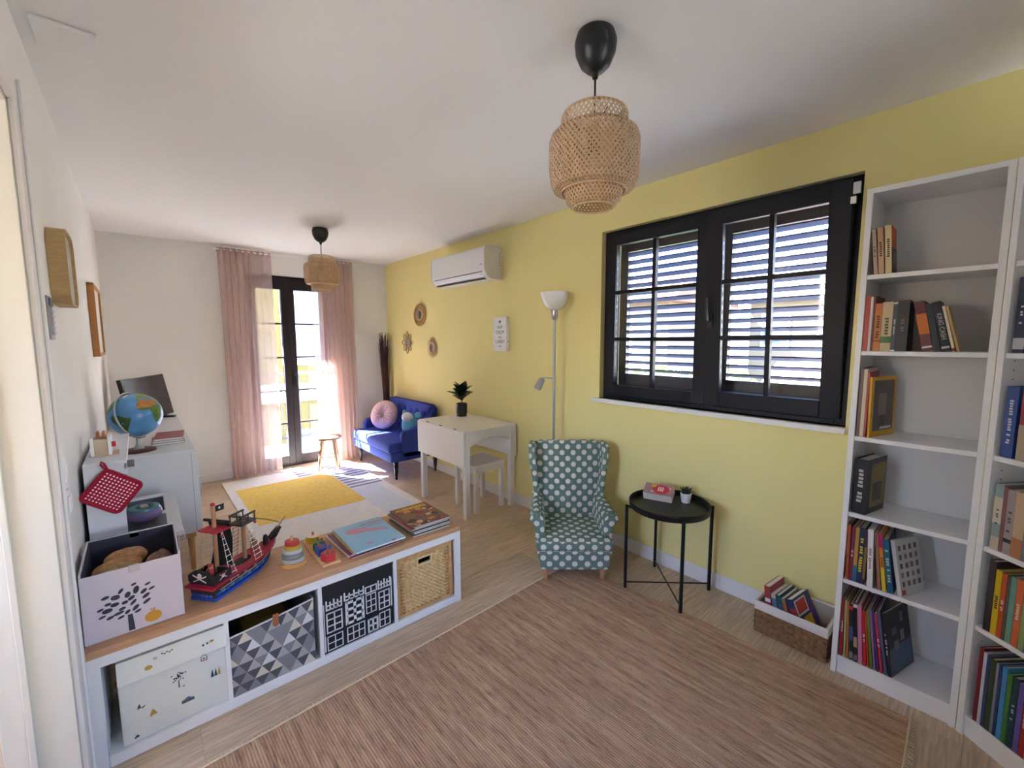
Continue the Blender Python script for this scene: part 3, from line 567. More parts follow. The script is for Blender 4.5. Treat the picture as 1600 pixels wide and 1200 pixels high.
MB().prism([(.365, .07), (.40, .085), (.435, .118), (.425, .125), (.385, .11), (.36, .095)], 'y', -.011, .011).build('prow', BKP, sh, bevel=.002)
def ladder(P, Q, w0, w1, n, mat, side):
    m = MB(); P = Vector(P); Q = Vector(Q)
    for s_ in (-1, 1): m.tube([P + Vector((s_ * w0, 0, 0)), Q + Vector((s_ * w1, 0, 0))], .0011, 4)
    for i in range(n):
        t = (i + .7) / n; c = P.lerp(Q, t); w_ = w0 + (w1 - w0) * t; m.tube([c + Vector((-w_ * 1.3, 0, 0)), c + Vector((w_ * 1.3, 0, 0))], .0016, 4)
    m.build('rope_ladder', mat, sh)
ladder((.085, -.02, .26), (.095, -.060, .045), .002, .018, 9, WHP, 0); ladder((.215, -.035, .22), (.235, -.055, .06), .014, .018, 8, WHP, 0); ladder((.215, .035, .22), (.215, .058, .07), .014, .018, 8, M('ship grey rung', '6e655f', .7), 0)
ladder((.055, .03, .245), (.03, .03, .11), .010, .006, 4, M('ship pale twig', 'C8A57C', .6), 0)
for c_ in ((.085, -.022, .235), (.245, -.035, .226), (.185, .035, .226)): MB().ball(c_, .0065, 8, 6).build('red_bead', REDP, sh, 60)
fgm = MB(); fgm.ball((.035, -.01, .10), (.012, .012, .018), 10, 7, 0); fgm.ball((.035, -.01, .124), .010, 10, 7, 1); fgm.ball((.035, -.01, .131), (.0115, .0115, .006), 10, 6, 0); fgm.ball((.05, .01, .10), (.014, .016, .012), 10, 7, 2); fgm.build('toy_pirate', [M('pirate red', 'B83038', .6), M('pirate skin', 'D9A77C', .6), M('pirate fur', '9a7040', .8)], sh, 60)
MB().cyl((.29, .02, .078), (.29, .02, .112), .014, n=12).build('barrel', M('barrel wood', '8a5c3e', .6), sh, 50); cb = MB(); cb.cyl((.325, -.012, .08), (.325, -.012, .115), .011, n=12); cb.ball((.325, -.012, .118), .010, 10, 7); cb.build('lookout_figure', BKP, sh, 50)

# --- stacking rings toy
st = thing('stacking_toy', 'wooden stacking toy of red yellow and grey rings beside the pirate ship', 'toy', (.695, 2.095, ZT), math.radians(-35))
cols = ['D9A160', 'B7B5B2', '8C8C8E', 'C5C5C4', 'C9A63C', 'B6423C']; z = 0
MB().cyl((0, 0, 0), (0, 0, .135), .006, n=10).build('peg', PINE, st, 50)
for i, (rr, hh, c) in enumerate(zip((.060, .051, .047, .042, .035, .031), (.017, .019, .021, .018, .018, .022), cols)):
    MB().prism(ell(0, 0, rr, rr * .8, 28), 'z', z, z + hh).build('base_ring' if i == 0 else 'ring', M('toy paint ' + c, c, .45), st, 45, .002); z += hh
# --- shape sorting board
sb = thing('sorting_board', 'wooden pegged sorting board with yellow green blue and red blocks', 'toy', (.787, 1.962, ZT))
MB().box(0, .082, 0, .335, 0, .010).build('board', M('beech', 'D8AE7E', .5, var=.1, vs=20), sb, bevel=.003)
def block(poly, z1, c, pegs, top=None):
    MB().prism(poly, 'z', .010, z1 - (.004 if top else 0)).build('block', M('toy paint ' + c, c, .4), sb, bevel=.002)
    if top: MB().prism(poly, 'z', z1 - .004, z1).build('block_top', M('toy cream', top, .5), sb, bevel=.001)
    for (px, py) in pegs: MB().cyl((px, py, z1), (px, py, z1 + .014), .0055, n=8).build('peg', M('peg wood', 'B2643F', .5), sb)
block(ell(.041, .045, .036, .036, 5, PI / 10), .046, 'C4303A', [(.028, .04), (.041, .055), (.055, .04), (.041, .028)])
block([(.01, .095), (.072, .095), (.072, .155), (.01, .155)], .046, '2450B0', [(.025, .11), (.057, .11), (.025, .14), (.057, .14)])
block([(.008, .175), (.074, .175), (.041, .235)], .046, '3E8A48', [(.041, .205), (.055, .187)])
block(ell(.041, .285, .034, .034, 20), .046, 'DDB52C', [(.041, .285)], 'EDE2CC')

# ================================================================== BOOKS
def book_parts(t, th, dp, ht, cov, pages=PAPER, spine_txt=None, txt_col='E8E4DA', txt_size=.012, band=None, title=None, board=.0016, hard=0, sxx=1.0, marks=0):
    # standing book: spine at y = 0 facing -y, thickness along x, height along z
    b = min(board, th * .2); cm = Cm(cov, .42)
    c = MB(); c.box(0, b, 0, dp, 0, ht); c.box(th - b, th, 0, dp, 0, ht); c.box(b, th - b, 0, b, 0, ht); c.build('cover', cm, t)
    i_ = .003 + hard
    MB().box(b, th - b, b, dp - i_, i_ * .6, ht - i_).build('pages', pages, t)
    if band:
        for (z0, z1, hc) in band: MB().box(-.0004, th + .0003, -.0004, .0012, ht * z0, ht * z1).build('spine_band', Cm(hc), t)
    if marks:
        # unreadable small print: a broken line of dashes down the spine
        q = MB(); n_ = max(4, marks); L_ = min(.62 * ht, n_ * txt_size * .9); w2 = min(txt_size, th * .6) / 2; rs = random.Random(marks)
        for i_m in range(n_):
            if rs.random() < .18 and i_m: continue
            z0 = ht * .5 + L_ / 2 - L_ * i_m / n_; q.box(th / 2 - w2 * rs.uniform(.6, 1), th / 2 + w2 * rs.uniform(.6, 1), -.0005, 0, z0 - L_ / n_ * .68, z0)
        q.build('spine_print', Cm(txt_col), t)['kind'] = 'stuff'
    if spine_txt:
        text(spine_txt, txt_size, Cm(txt_col), t, (th / 2, -.0009, ht * .5), (PI / 2, PI / 2, 0), 'spine_lettering', .0003, sxx)
def mark(t, th, dp, ht, spec, side=1):
    # simple coloured shapes on the cover that faces along +x (side 1) or -x (side 0)
    for k_, (y0, y1, z0, z1, hc) in enumerate(spec):
        MB().box(th if side else -.0005, th + .0004 + .00004 * k_ if side else 0, dp * y0, dp * y1, ht * z0, ht * z1).build('cover_print', Cm(hc), t)
def book_row(name, group, frame, rz, zs, items, cat='book'):
    # frame(lx, ly) -> world xy, lx to the right along the shelf seen from the front, ly into the shelf
    lx = 0; pl = ph = None
    for it in items:
        g0 = it.get('gap', .0008)
        if pl is None: g0 = max(g0, it['h'] * math.tan(math.radians(-it.get('lean', 0))) + .0012)
        if pl is not None: g0 = max(g0, min(ph, it['h']) * (math.tan(math.radians(-it.get('lean', 0))) - pl) + .0006)
        pl, ph = math.tan(math.radians(-it.get('lean', 0))), it['h']
        lx += g0; th, dp, ht, lean = it['t'], it.get('d', .15), it['h'], math.radians(it.get('lean', 0))
        ly = it.get('in', .01); wx, wy = frame(lx, ly); zz = zs + (th * math.sin(lean) if lean > 0 else 0) + .0006
        if 'at' in it: lx = it['at']; wx, wy = frame(lx, ly)
        t = thing(name, it['label'], cat, (wx, wy, zz), 0, group, (0, lean, rz + math.radians(it.get('yaw', 0))))
        book_parts(t, th, dp, ht, it['c'], it.get('pg', PAPER), it.get('txt'), it.get('tc', 'E8E4DA'), it.get('ts', min(.013, th * .55)), it.get('band'), hard=it.get('hard', 0), sxx=it.get('sx', 1), marks=it.get('marks', 0))
        if 'mk' in it: mark(t, th, dp, ht, it['mk'])
        lx += th / math.cos(lean)
# ---- bookcases
def bookcase(label, loc, rz, w_, zs, top, holes=0):
    t = thing('bookcase', label, 'bookcase', loc, rz); dp, th = .272, .02
    s = MB(); s.box(0, th, 0, dp, 0, top); s.build('side_panel', LAC, t, bevel=.001); MB().box(w_ - th, w_, 0, dp, 0, top).build('side_panel', LAC, t, bevel=.001)
    MB().box(th, w_ - th, 0, dp - .004, top - .02, top).build('top_panel', LAC, t); MB().box(th, w_ - th, dp - .004, dp, .05, top - .02).build('back_panel', M('bookcase back board', 'DEDAD6', .6), t)
    MB().box(th, w_ - th, .012, .026, 0, zs[-1] - .018).build('plinth', LAC, t)
    for z in zs: MB().box(th, w_ - th, .006, dp - .006, z - .018, z).build('shelf', LAC, t, bevel=.001)
    if holes:
        hm = MB()
        for k_ in range(int(top / .032) - 6): hm.cyl((th - .0004, .04, .15 + k_ * .032), (th + .0006, .04, .15 + k_ * .032), .0025, n=6)
        hm.build('pin_hole', M('pin hole dark', '6a6662', .8), t)
    return t
ZS = [1.731, 1.425, 1.068, .738, .438, .083]
B1 = (2.456, .400)
bookcase('narrow tall white bookcase against the yellow wall beside the window', (B1[0], B1[1], 0), -PI / 2, .39, ZS, 2.068)
B2 = (2.453, .0085); A2 = math.atan2(-.78, -.63)
bookcase('tall white bookcase angled across the corner at the right edge', (B2[0], B2[1], 0), A2, .80, ZS, 2.068, 1)
F1 = lambda lx, ly: (B1[0] + ly, B1[1] - .0205 - lx)
def F2(lx, ly):
    lx += .0205; return (B2[0] + lx * math.cos(A2) - ly * math.sin(A2), B2[1] + lx * math.sin(A2) + ly * math.cos(A2))
R1 = -PI / 2
book_row('paperback', 'three paperbacks on the top shelf of the narrow bookcase', F1, R1, ZS[0], [
    dict(t=.012, d=.12, h=.178, c='B59E84', lean=-6, gap=.018, tc='4a4038', marks=7, label='thin greyish beige paperback, leftmost of three leaning on the top shelf'),
    dict(t=.017, d=.12, h=.182, c='C89E7C', lean=-5, gap=.002, tc='5a4430', marks=8, label='salmon beige paperback in the middle of three on the top shelf'),
    dict(t=.019, d=.12, h=.186, c='DCC592', lean=-4, gap=.003, tc='3a332c', marks=10, ts=.009, label='cream paperback with orange and dark cover, rightmost on the top shelf', mk=[(.02, 1, .55, 1, 'C8562E'), (.02, 1, 0, .55, '4a3c3a'), (.3, .6, .2, .45, '6e5a52'), (.62, .9, .1, .5, '7a6860'), (.1, .3, .1, .35, '584846')])])
book_row('book', 'books on the second shelf of the narrow bookcase', F1, R1, ZS[1], [
    dict(t=.015, d=.19, h=.222, c='B8382F', label='tall red book at the left end of the second shelf', txt=None, lean=0),
    dict(t=.008, d=.18, h=.218, c='E2D5CF', label='slim white spined book beside the tall red one on the second shelf'),
    dict(t=.007, d=.2, h=.222, c='6a1f24', label='slim dark red book between the white and orange ones on the second shelf'),
    dict(t=.021, d=.16, h=.190, c='C9701F', tc='4a2410', marks=9, label='orange spined paperback on the second shelf', band=[(.20, .23, '7a3a10')]),
    dict(t=.032, d=.15, h=.194, c='CBB187', tc='5a5448', marks=6, label='thick beige paperback with small green label on the second shelf', band=[(.17, .3, '4f7a4a')]),
    dict(t=.012, d=.16, h=.19, c='33424c', tc='C8C8C0', marks=11, ts=.006, label='slim dark grey book with white ends on the second shelf', band=[(0, .03, 'D8DDD8'), (.97, 1, 'D8DDD8')]),
    dict(t=.034, d=.16, h=.198, c='1c1a1c', tc='6a5c50', marks=5, ts=.011, label='thick black book standing upright mid-row on the second shelf'),
    dict(t=.029, d=.14, h=.190, c='6a2430', gap=.046, lean=-11, tc='C8842E', txt=None, label='maroon book with orange block on its spine leaning on the second shelf', band=[(.34, .75, 'D2772E'), (.06, .1, 'D8D0CC')]),
    dict(t=.018, d=.14, h=.180, c='1f2833', lean=-11, gap=.002, label='dark navy book leaning between the maroon and black ones'),
    dict(t=.022, d=.14, h=.188, c='17161a', lean=-12, gap=.002, tc='C9C4BE', txt='KING CASH', ts=.019, label='black leaning book with large white lettering on the second shelf', band=[(.06, .10, 'C9C4BE')]),
    dict(t=.008, d=.13, h=.172, c='DCCFB2', lean=-13, gap=.002, label='slim cream book leaning right of the black lettered one', band=[(.02, .08, '9a2f2a')]),
    dict(t=.007, d=.13, h=.170, c='B8935A', lean=-14, gap=.002, pg=PAPER, label='slim tan book leaning at the right end of the second shelf')])
book_row('magazine', 'magazines on the third shelf of the narrow bookcase', F1, R1, ZS[2], [
    dict(t=.010, d=.22, h=.285, c='7a5a4e', gap=.003, label='thin brown folder at the left end of the third shelf'),
    dict(t=.012, d=.22, h=.282, c='D6C6A4', label='cream spined magazine standing on the third shelf'),
    dict(t=.007, d=.2, h=.268, c='B23A3C', label='slim red magazine on the third shelf'),
    dict(t=.008, d=.19, h=.25, c='D9A21E', gap=.003, lean=-1, yaw=-16, label='yellow bordered magazine with grey cover picture on the third shelf', mk=[(.1, .92, .1, .94, '6a5f58'), (.3, .62, .35, .72, '8d8076'), (.35, .6, .15, .36, '5a504a'), (.4, .85, .12, .16, 'D8D0C8')])])
t_ = book_row('book', None, F1, R1, ZS[3], [dict(t=.048, d=.17, h=.235, c='17151a', gap=.006, lean=0, yaw=-12, hard=.004, tc='C9C4BE', marks=9, ts=.022, label='thick black hardback standing alone on the fourth shelf', mk=[(.2, .95, .1, .9, '8a7c46'), (.3, .8, .2, .55, '4a452e')], **{'in': .02})])
book_row('childrens_book', "children's books on the fifth shelf of the narrow bookcase", F1, R1, ZS[4], [
    dict(t=.010, d=.17, h=.245, c='B4532A', gap=.004, label='slim orange brown book at the left end of the fifth shelf', lean=-1),
    dict(t=.012, d=.17, h=.24, c='7E2440', tc='D8C8CC', marks=5, ts=.007, label='slim plum book second on the fifth shelf'),
    dict(t=.012, d=.17, h=.24, c='C2923E', label='ochre and blue spined book third on the fifth shelf', band=[(0, .3, '2C6E92')]),
    dict(t=.020, d=.18, h=.245, c='232a4e', tc='D8C81E', marks=13, ts=.013, label='navy book with yellow spine lettering on the fifth shelf'),
    dict(t=.007, d=.17, h=.235, c='4a2434', label='very slim dark plum book beside the navy one', band=[(.1, .7, '8a6a2e')]),
    dict(t=.018, d=.2, h=.250, c='E6E2E0', gap=.006, lean=-2.5, tc='B06A60', marks=11, ts=.009, pg=PAPERW, label='white book standing forward on the fifth shelf', **{'in': -.002}),
    dict(t=.010, d=.17, h=.24, c='A8765C', gap=.008, lean=-6, label='slim pinkish brown book leaning after the white one'),
    dict(t=.012, d=.18, h=.24, c='D9821E', lean=-7, tc='5a2410', marks=6, ts=.007, label='pink orange and yellow spined book on the fifth shelf', band=[(.75, 1, 'C2185B'), (0, .4, 'E0C02A')]),
    dict(t=.019, d=.18, h=.22, c='1F5E7E', lean=-8, tc='B9C8A0', marks=12, ts=.013, label='teal blue book with pale lettering leaning on the fifth shelf'),
    dict(t=.014, d=.15, h=.222, c='CFCBC6', lean=-11, gap=.004, yaw=-22, pg=PAPERW, label='white board book with rows of little figures on its cover, fifth shelf', mk=[(.1 + .22 * i, .2 + .22 * i, .16 + .16 * j, .25 + .16 * j, ['6a6560', '8a7a74', '5a6268', '7a5f5c'][(i * 2 + j) % 4]) for i in range(4) for j in range(5)] + [(.04, .18, .03, .11, '9a3a3c')])])
cl = [('9A2228', .010, 8, 'red book with white lettering at the left end of the bottom shelf'), ('9DB57E', .007, None, 'slim pale green book second on the bottom shelf'), ('B5662A', .007, None, 'slim orange book third on the bottom shelf'),
      ('26282e', .013, None, 'black comic album with red top on the bottom shelf'), ('1f2024', .012, None, 'second black comic album on the bottom shelf, with white spot'), ('D07C9E', .014, None, 'pink picture book in the middle of the bottom shelf'),
      ('B81F2C', .010, 5, 'bright red book right of the pink one on the bottom shelf'), ('C8421E', .005, None, 'very slim orange red book on the bottom shelf'), ('5E8A2A', .009, None, 'green book in the middle of the bottom shelf'), ('8E6AA0', .007, None, 'slim violet book right of the green one on the bottom shelf'), ('50286E', .007, None, 'slim dark purple book on the bottom shelf'),
      ('B8344C', .009, 5, 'raspberry red book on the bottom shelf right of the purple one'), ('545A78', .010, None, 'slate blue book near the right end of the bottom shelf'), ('2a2a2c', .011, 12, 'black comic with dark illustrated cover, rightmost on the bottom shelf')]
its = []
for i, (c, t, tx, lb) in enumerate(cl):
    d_ = dict(t=t, d=.19 + .02 * ((i * 7) % 3) / 2, h=.262 - .004 * ((i * 5) % 4) - (.012 if i in (6, 7, 8) else 0), c=c, marks=tx or 0, ts=.008, label=lb, lean=-1 - i * .65, gap=.0015 if i else .004)
    if i == 3: d_['band'] = [(.9, .97, 'C83A34'), (.35, .6, '4a5a80'), (.03, .15, '8a8478')]
    if i == 4: d_['band'] = [(.92, .98, 'D8D4D0'), (.03, .12, '7a7468'), (.25, .42, 'A89878')]
    if i == 13: d_['yaw'] = -14; d_['mk'] = [(.04, .98, .02, .42, '4E5E7C'), (.1, .95, .42, .97, '2b2628'), (.55, .7, .45, .62, '8c8684'), (.2, .4, .6, .72, '6a6462'), (.6, .72, .74, .9, '7a7472'), (.25, .45, .35, .5, '72788a')]
    its.append(d_)
book_row('childrens_book', "children's books on the bottom shelf of the narrow bookcase", F1, R1, ZS[5], its)
# ---- corner bookcase books
book_row('book', None, F2, A2, ZS[1], [dict(t=.03, d=.16, h=.25, c='27324a', gap=.012, tc='C8CCD4', marks=7, ts=.01, label='dark blue book on the eye-level shelf of the corner bookcase', band=[(.05, .2, 'B8BCC4')])])
book_row('book', None, F2, A2, ZS[2], [dict(t=.034, d=.17, h=.245, c='2E4E92', gap=.012, tc='D0D4DC', marks=17, ts=.011, hard=.003, label='royal blue hardback on the shelf below eye level of the corner bookcase'),
    dict(t=.03, d=.17, h=.24, c='A22A34', gap=.01, label='red and beige hardback beside the royal blue one', band=[(0, .5, 'B8A88C')])])
book_row('book', 'paperbacks on the fourth shelf of the corner bookcase', F2, A2, ZS[3], [
    dict(t=.024, d=.14, h=.235, c='8FA6A4', gap=.012, tc='4a4a44', marks=7, ts=.009, label='pale teal and cream paperback leftmost on the fourth corner shelf', band=[(0, .2, 'C9BFA6'), (.4, .8, 'D0C8B0')]),
    dict(t=.011, d=.14, h=.23, c='8a5a58', label='slim dusty red paperback on the fourth corner shelf'), dict(t=.022, d=.14, h=.225, c='A39A98', tc='5a5050', marks=7, label='mauve grey paperback on the fourth corner shelf', band=[(.18, .24, '3a3436')]),
    dict(t=.03, d=.14, h=.225, c='C8AC8A', label='beige and orange paperback on the fourth corner shelf', band=[(0, .3, 'B87A50')]), dict(t=.025, d=.14, h=.22, c='6a7a84', label='slate blue paperback at the right of the fourth corner shelf')])
def crow(cols, hs): return [dict(t=t, d=.17, h=h_, c=c, marks=tx or 0, ts=.009, tc=tc, label=lb, gap=.0015 if i else .02) for i, (c, t, h_, tx, tc, lb) in enumerate(cols)]
book_row('book', 'books on the fifth shelf of the corner bookcase', F2, A2, ZS[4], crow([
    ('3a2f30', .020, .26, None, 'FFFFFF', 'dark brown illustrated book leftmost on the fifth corner shelf'), ('E2BE1E', .017, .235, 6, '2a2a2a', 'bright yellow book on the fifth corner shelf'), ('C25022', .014, .232, 5, 'E8D8C8', 'orange red book right of the yellow one on the corner shelf'), ('5a564c', .008, .232, None, 'FFFFFF', 'slim grey brown book on the fifth corner shelf'),
    ('6FA08A', .016, .235, None, 'FFFFFF', 'sea green book on the fifth corner shelf'), ('CE6A3C', .018, .235, 8, 'F0E0C8', 'terracotta book with pale lettering on the fifth corner shelf'), ('8EA064', .014, .22, None, 'FFFFFF', 'olive green book on the fifth corner shelf'), ('4a6a8a', .02, .24, None, 'FFFFFF', 'steel blue book on the fifth corner shelf'), ('B89A6A', .02, .23, None, 'FFFFFF', 'tan book at the right of the fifth corner shelf')], 0))
book_row('book', 'books on the bottom shelf of the corner bookcase', F2, A2, ZS[5], crow([
    ('7A1F30', .012, .285, None, 'FFFFFF', 'burgundy book leftmost on the bottom corner shelf'), ('C8CCD6', .010, .275, None, '333333', 'silver white slim book on the bottom corner shelf'), ('3a4470', .009, .272, None, 'FFFFFF', 'indigo slim book on the bottom corner shelf'), ('3A4A2A', .016, .27, None, 'FFFFFF', 'mossy dark green book on the bottom corner shelf'), ('8C8CA0', .008, .265, None, 'FFFFFF', 'slim lavender grey book on the bottom corner shelf'),
    ('2a3a6a', .008, .265, None, 'FFFFFF', 'slim deep blue book on the bottom corner shelf'), ('4A90C8', .014, .268, None, 'FFFFFF', 'sky blue book on the bottom corner shelf'), ('4E8A3A', .012, .255, None, 'FFFFFF', 'grass green book on the bottom corner shelf'), ('1E4248', .018, .255, 7, 'C8D4D0', 'dark teal book with pale lettering on the bottom corner shelf'), ('6E5AA8', .015, .25, None, 'FFFFFF', 'purple book on the bottom corner shelf'), ('B02A30', .014, .25, 6, 'E8D8D0', 'crimson book on the bottom corner shelf'), ('D8703C', .014, .24, None, 'FFFFFF', 'orange book on the bottom corner shelf'), ('3a3a44', .02, .25, None, 'FFFFFF', 'charcoal book near the right of the bottom corner shelf'), ('C8B48A', .02, .24, None, 'FFFFFF', 'sand coloured book at the right of the bottom corner shelf')], 0))

# ---- flat books
def flat(name, label, cat, loc, rz, w_, d_, th, cov, group=None, pages=PAPERW, hard=0, edge=None):
    # lies flat; spine on the left (x = 0), w_ along x, d_ along y
    t = thing(name, label, cat, loc, rz, group); b = min(.0018, th * .22); cm = Cm(cov, .35)
    c = MB(); c.box(0, w_, 0, d_, 0, b); c.box(0, w_, 0, d_, th - b, th); c.box(0, b, 0, d_, b, th - b); c.build('cover', cm, t)
    i_ = .0015 + hard; MB().box(b, w_ - i_, i_, d_ - i_, b, th - b).build('pages', edge or pages, t); return t
z = ZT
PB = [('B03A2E', .262, .30, .006, .912, 1.955, .03, 'thin red picture book at the bottom of the stack beside the magazines'), ('D8C8B0', .255, .30, .005, .905, 1.97, .05, 'cream picture book second from the bottom of the stack'), ('7A3A6A', .26, .30, .006, .91, 1.962, .02, 'plum picture book third in the stack under the blue one'), ('C8A23C', .262, .295, .006, .925, 1.962, .01, 'mustard edged picture book just under the blue one')]
for c, w_, d_, th, x, y, a, lb in PB: flat('picture_book', lb, 'book', (x, y, z), a, w_, d_, th, c, 'stack of picture books on the oak board'); z += th + .0004
bb = flat('picture_book', 'light blue picture book with pink creature on top of the stack', 'book', (.932, 1.938, z), 0, .255, .33, .009, '8FBFD6', 'stack of picture books on the oak board')
q = MB(); q.prism([(.03, .235), (.06, .262), (.10, .262), (.13, .235), (.17, .205), (.205, .195), (.225, .165), (.235, .155), (.225, .145), (.20, .165), (.16, .172), (.13, .19), (.09, .195), (.05, .205)], 'z', .009, .0095); q.prism(ell(.09, .055, .016, .009, 16), 'z', .009, .0095); q.build('cover_picture', Cm('C98C9A'), bb)
q = MB(); q.prism(ell(.225, .075, .02, .018, 18), 'z', .009, .0093); q.prism(ell(.195, .01, .012, .006, 10), 'z', .009, .0095, 1); q.build('cover_picture', [Cm('A9C3C6'), Cm('B83A3A')], bb)
q = MB()
for i in range(7): q.box(.125 + i * .017, .138 + i * .017, .272, .288, .009, .0094)
for i in range(8): q.box(.13 + i * .0145, .141 + i * .0145, .246, .257, .009, .0094)
q.build('title_print', Cm('B585A0'), bb)
z = ZT
MG = ['8a8070', '5a5048', 'C8BEB0', '3a3a44', '9a5a4a', '6a7480']
for i, c in enumerate(MG):
    flat('comic', ['bottom comic of the magazine stack', 'second comic from the bottom of the magazine stack', 'third comic from the bottom of the magazine stack, pale', 'fourth comic of the magazine stack, dark', 'fifth comic of the magazine stack, rust brown', 'comic just under the top one of the magazine stack'][i] + ' on the board end', 'comic', (1.238 + .006 * ((i * 3) % 4), 1.962 + .005 * ((i * 5) % 3), z), .015 * ((i * 7) % 3 - 1), .225, .285, .0075, c, 'stack of comics on the oak board'); z += .0078
tc = flat('comic', 'top comic with yellow AVENGERS title on the magazine stack', 'comic', (1.247, 1.966, z), -.01, .225, .29, .006, '7A5240', 'stack of comics on the oak board')
text('AVENGERS', .047, Cm('E8B81E'), tc, (.112, .25, .0064), (0, 0, 0), 'title_lettering', .0004, .84, .001)
q = MB(); rs = random.Random(11)
for i in range(46):
    cx, cy = rs.uniform(.015, .21), rs.uniform(.012, .215); a_ = rs.uniform(.008, .024)
    q.prism(ell(cx, cy, a_, a_ * rs.uniform(.4, .9), 9, rs.uniform(0, 3)), 'z', .006, .0062 + i * .000012, i % 6)
q.build('cover_picture', [Cm('B0503A'), Cm('C98E5E'), Cm('5A5F6E'), Cm('8A3A34'), Cm('D0B48A'), Cm('46382F')], tc)

# ================================================================== PENDANT LAMPS
def lattice(prof, n, tw, w_, mb, mi=0):
    # diagonal bamboo strips over a surface of revolution, both directions
    pts = []; L = 0
    for i, (r, z) in enumerate(prof):
        if i: L += math.hypot(r - prof[i - 1][0], z - prof[i - 1][1])
        pts.append((r, z, L))
    for sgn in (-1, 1):
        for k_ in range(n):
            vs = []
            for (r, z, l) in pts:
                a = 2 * PI * k_ / n + sgn * tw * l; hw = w_ / 2 / max(r, .02); off = .0006 * sgn
                vs += [((r + off) * math.cos(a - hw), (r + off) * math.sin(a - hw), z), ((r + off) * math.cos(a + hw), (r + off) * math.sin(a + hw), z)]
            mb.add(vs, [(2 * i, 2 * i + 1, 2 * i + 3, 2 * i + 2) for i in range(len(pts) - 1)], mi)
def dens(prof, step=.012):
    out = [prof[0]]
    for a, b in zip(prof, prof[1:]):
        n = max(1, int(math.hypot(b[0] - a[0], b[1] - a[1]) / step)); out += [(a[0] + (b[0] - a[0]) * i / n, a[1] + (b[1] - a[1]) * i / n) for i in range(1, n + 1)]
    return out
def rim(r, z, rr=.003, n=40): return [(r * math.cos(2 * PI * i / n), r * math.sin(2 * PI * i / n), z) for i in range(n + 1)]
def pendant(label, loc):
    t = thing('pendant_lamp', label, 'ceiling lamp', loc, 0, 'bamboo pendant lamps')       # origin on the ceiling
    MB().lathe([(.045, 0), (.060, -.004), (.068, -.03), (.064, -.062), (.048, -.098), (.026, -.118), (.012, -.122), (.009, -.138), (.004, -.14)], 28).build('ceiling_cup', M('black plastic cup', '1a1a1c', .38), t, 50)
    MB().cyl((0, 0, -.138), (0, 0, -.30), .0032, n=8).build('cord', BLK, t)
    sh_ = bpy.data.objects.new('lampshade', None)
    o = MB(); lattice(dens([(.090, -.243), (.103, -.247), (.108, -.258), (.110, -.31), (.105, -.40), (.094, -.50), (.088, -.528), (.078, -.538), (.066, -.542)]), 44, 7.0, .0062, o)
    inner = o.build('lampshade', BAMB, t)
    p_ = MB(); lattice(dens([(.109, -.303), (.126, -.306), (.141, -.318), (.148, -.338), (.148, -.42), (.142, -.468), (.132, -.486), (.106, -.492)]), 60, 5.5, .0062, p_); p_.build('outer_weave', BAMB, inner)
    for r0, z0 in ((.090, -.243), (.109, -.302), (.106, -.493), (.066, -.543)): MB().tube(rim(r0, z0), .0035, 6).build('bamboo_hoop', BAMB, inner, 60)
    MB().cyl((0, 0, -.29), (0, 0, -.37), .021, n=14).build('bulb_holder', BLK, t, 50)
    MB().lathe([(.0, -.37), (.013, -.37), (.015, -.385), (.03, -.42), (.03, -.435), (.018, -.458), (0, -.464)], 16).build('bulb', M('frosted bulb', 'EFEDE8', .3), t, 60)
    bpy.data.objects.remove(sh_)
    wr_ = MB()
    for a in range(3): wr_.cyl((0, 0, -.30), (.108 * math.cos(a * 2.094), .108 * math.sin(a * 2.094), -.275), .0015, n=5)
    wr_.build('shade_holder', BLK, t); return t
p1 = pendant('large looking near woven bamboo pendant lamp above the jute rug', (1.402, .938, H))
p2 = copy_tree(p1); p2.location = (1.497, 4.02, H); p2['label'] = 'far woven bamboo pendant lamp hanging in front of the pink curtains'
p1['label'] = 'near woven bamboo pendant lamp hanging beside the big window'

# ================================================================== WALL THINGS
ac = thing('air_conditioner', 'white split air conditioner high on the yellow wall', 'air conditioner', (W, 3.0, 2.015))
AW = M('ac white plastic', 'F0F0EF', .25); n_ = .90
prof = [(0, 0), (-.13, 0), (-.165, .02), (-.19, .06), (-.20, .11), (-.198, .25), (-.185, .275), (-.15, .285), (0, .285)]
MB().prism(prof, 'y', .012, n_ - .012).build('casing', AW, ac, 35, .002)
sp = [(0, -.0), (-.13, -.002), (-.168, .018), (-.194, .06), (-.2035, .11), (-.2015, .252), (-.187, .279), (-.15, .288), (0, .288)]
for a, b in ((0, .012), (n_ - .012, n_)): MB().prism(sp, 'y', a, b).build('end_cap', M('ac side plastic', 'DEDAD2', .35), ac, 35, .002)
g = MB(); g.box(-.1915, -.180, .05, n_ - .05, .058, .064); g.box(-.168, -.14, .06, n_ - .06, -.001, .006); g.build('louvre_gap', M('ac dark gap', '3a3a3c', .6), ac)
MB().prism([(-.1925, .052), (-.1945, .055), (-.172, .014), (-.169, .014)], 'y', .04, n_ - .04).build('louvre_flap', AW, ac)
l = MB(); l.box(-.2042, -.2035, .035, .06, .118, .124); l.box(-.1875, -.1835, .05, .085, .036, .039); l.build('logo', M('ac logo grey', '55585c', .5), ac)
v = MB()
for i in range(7): v.box(-.035, -.025, -.0015, .001, .12 + i * .018, .128 + i * .018)
v.build('side_vent', M('ac vent', 'A8A296', .6), ac)
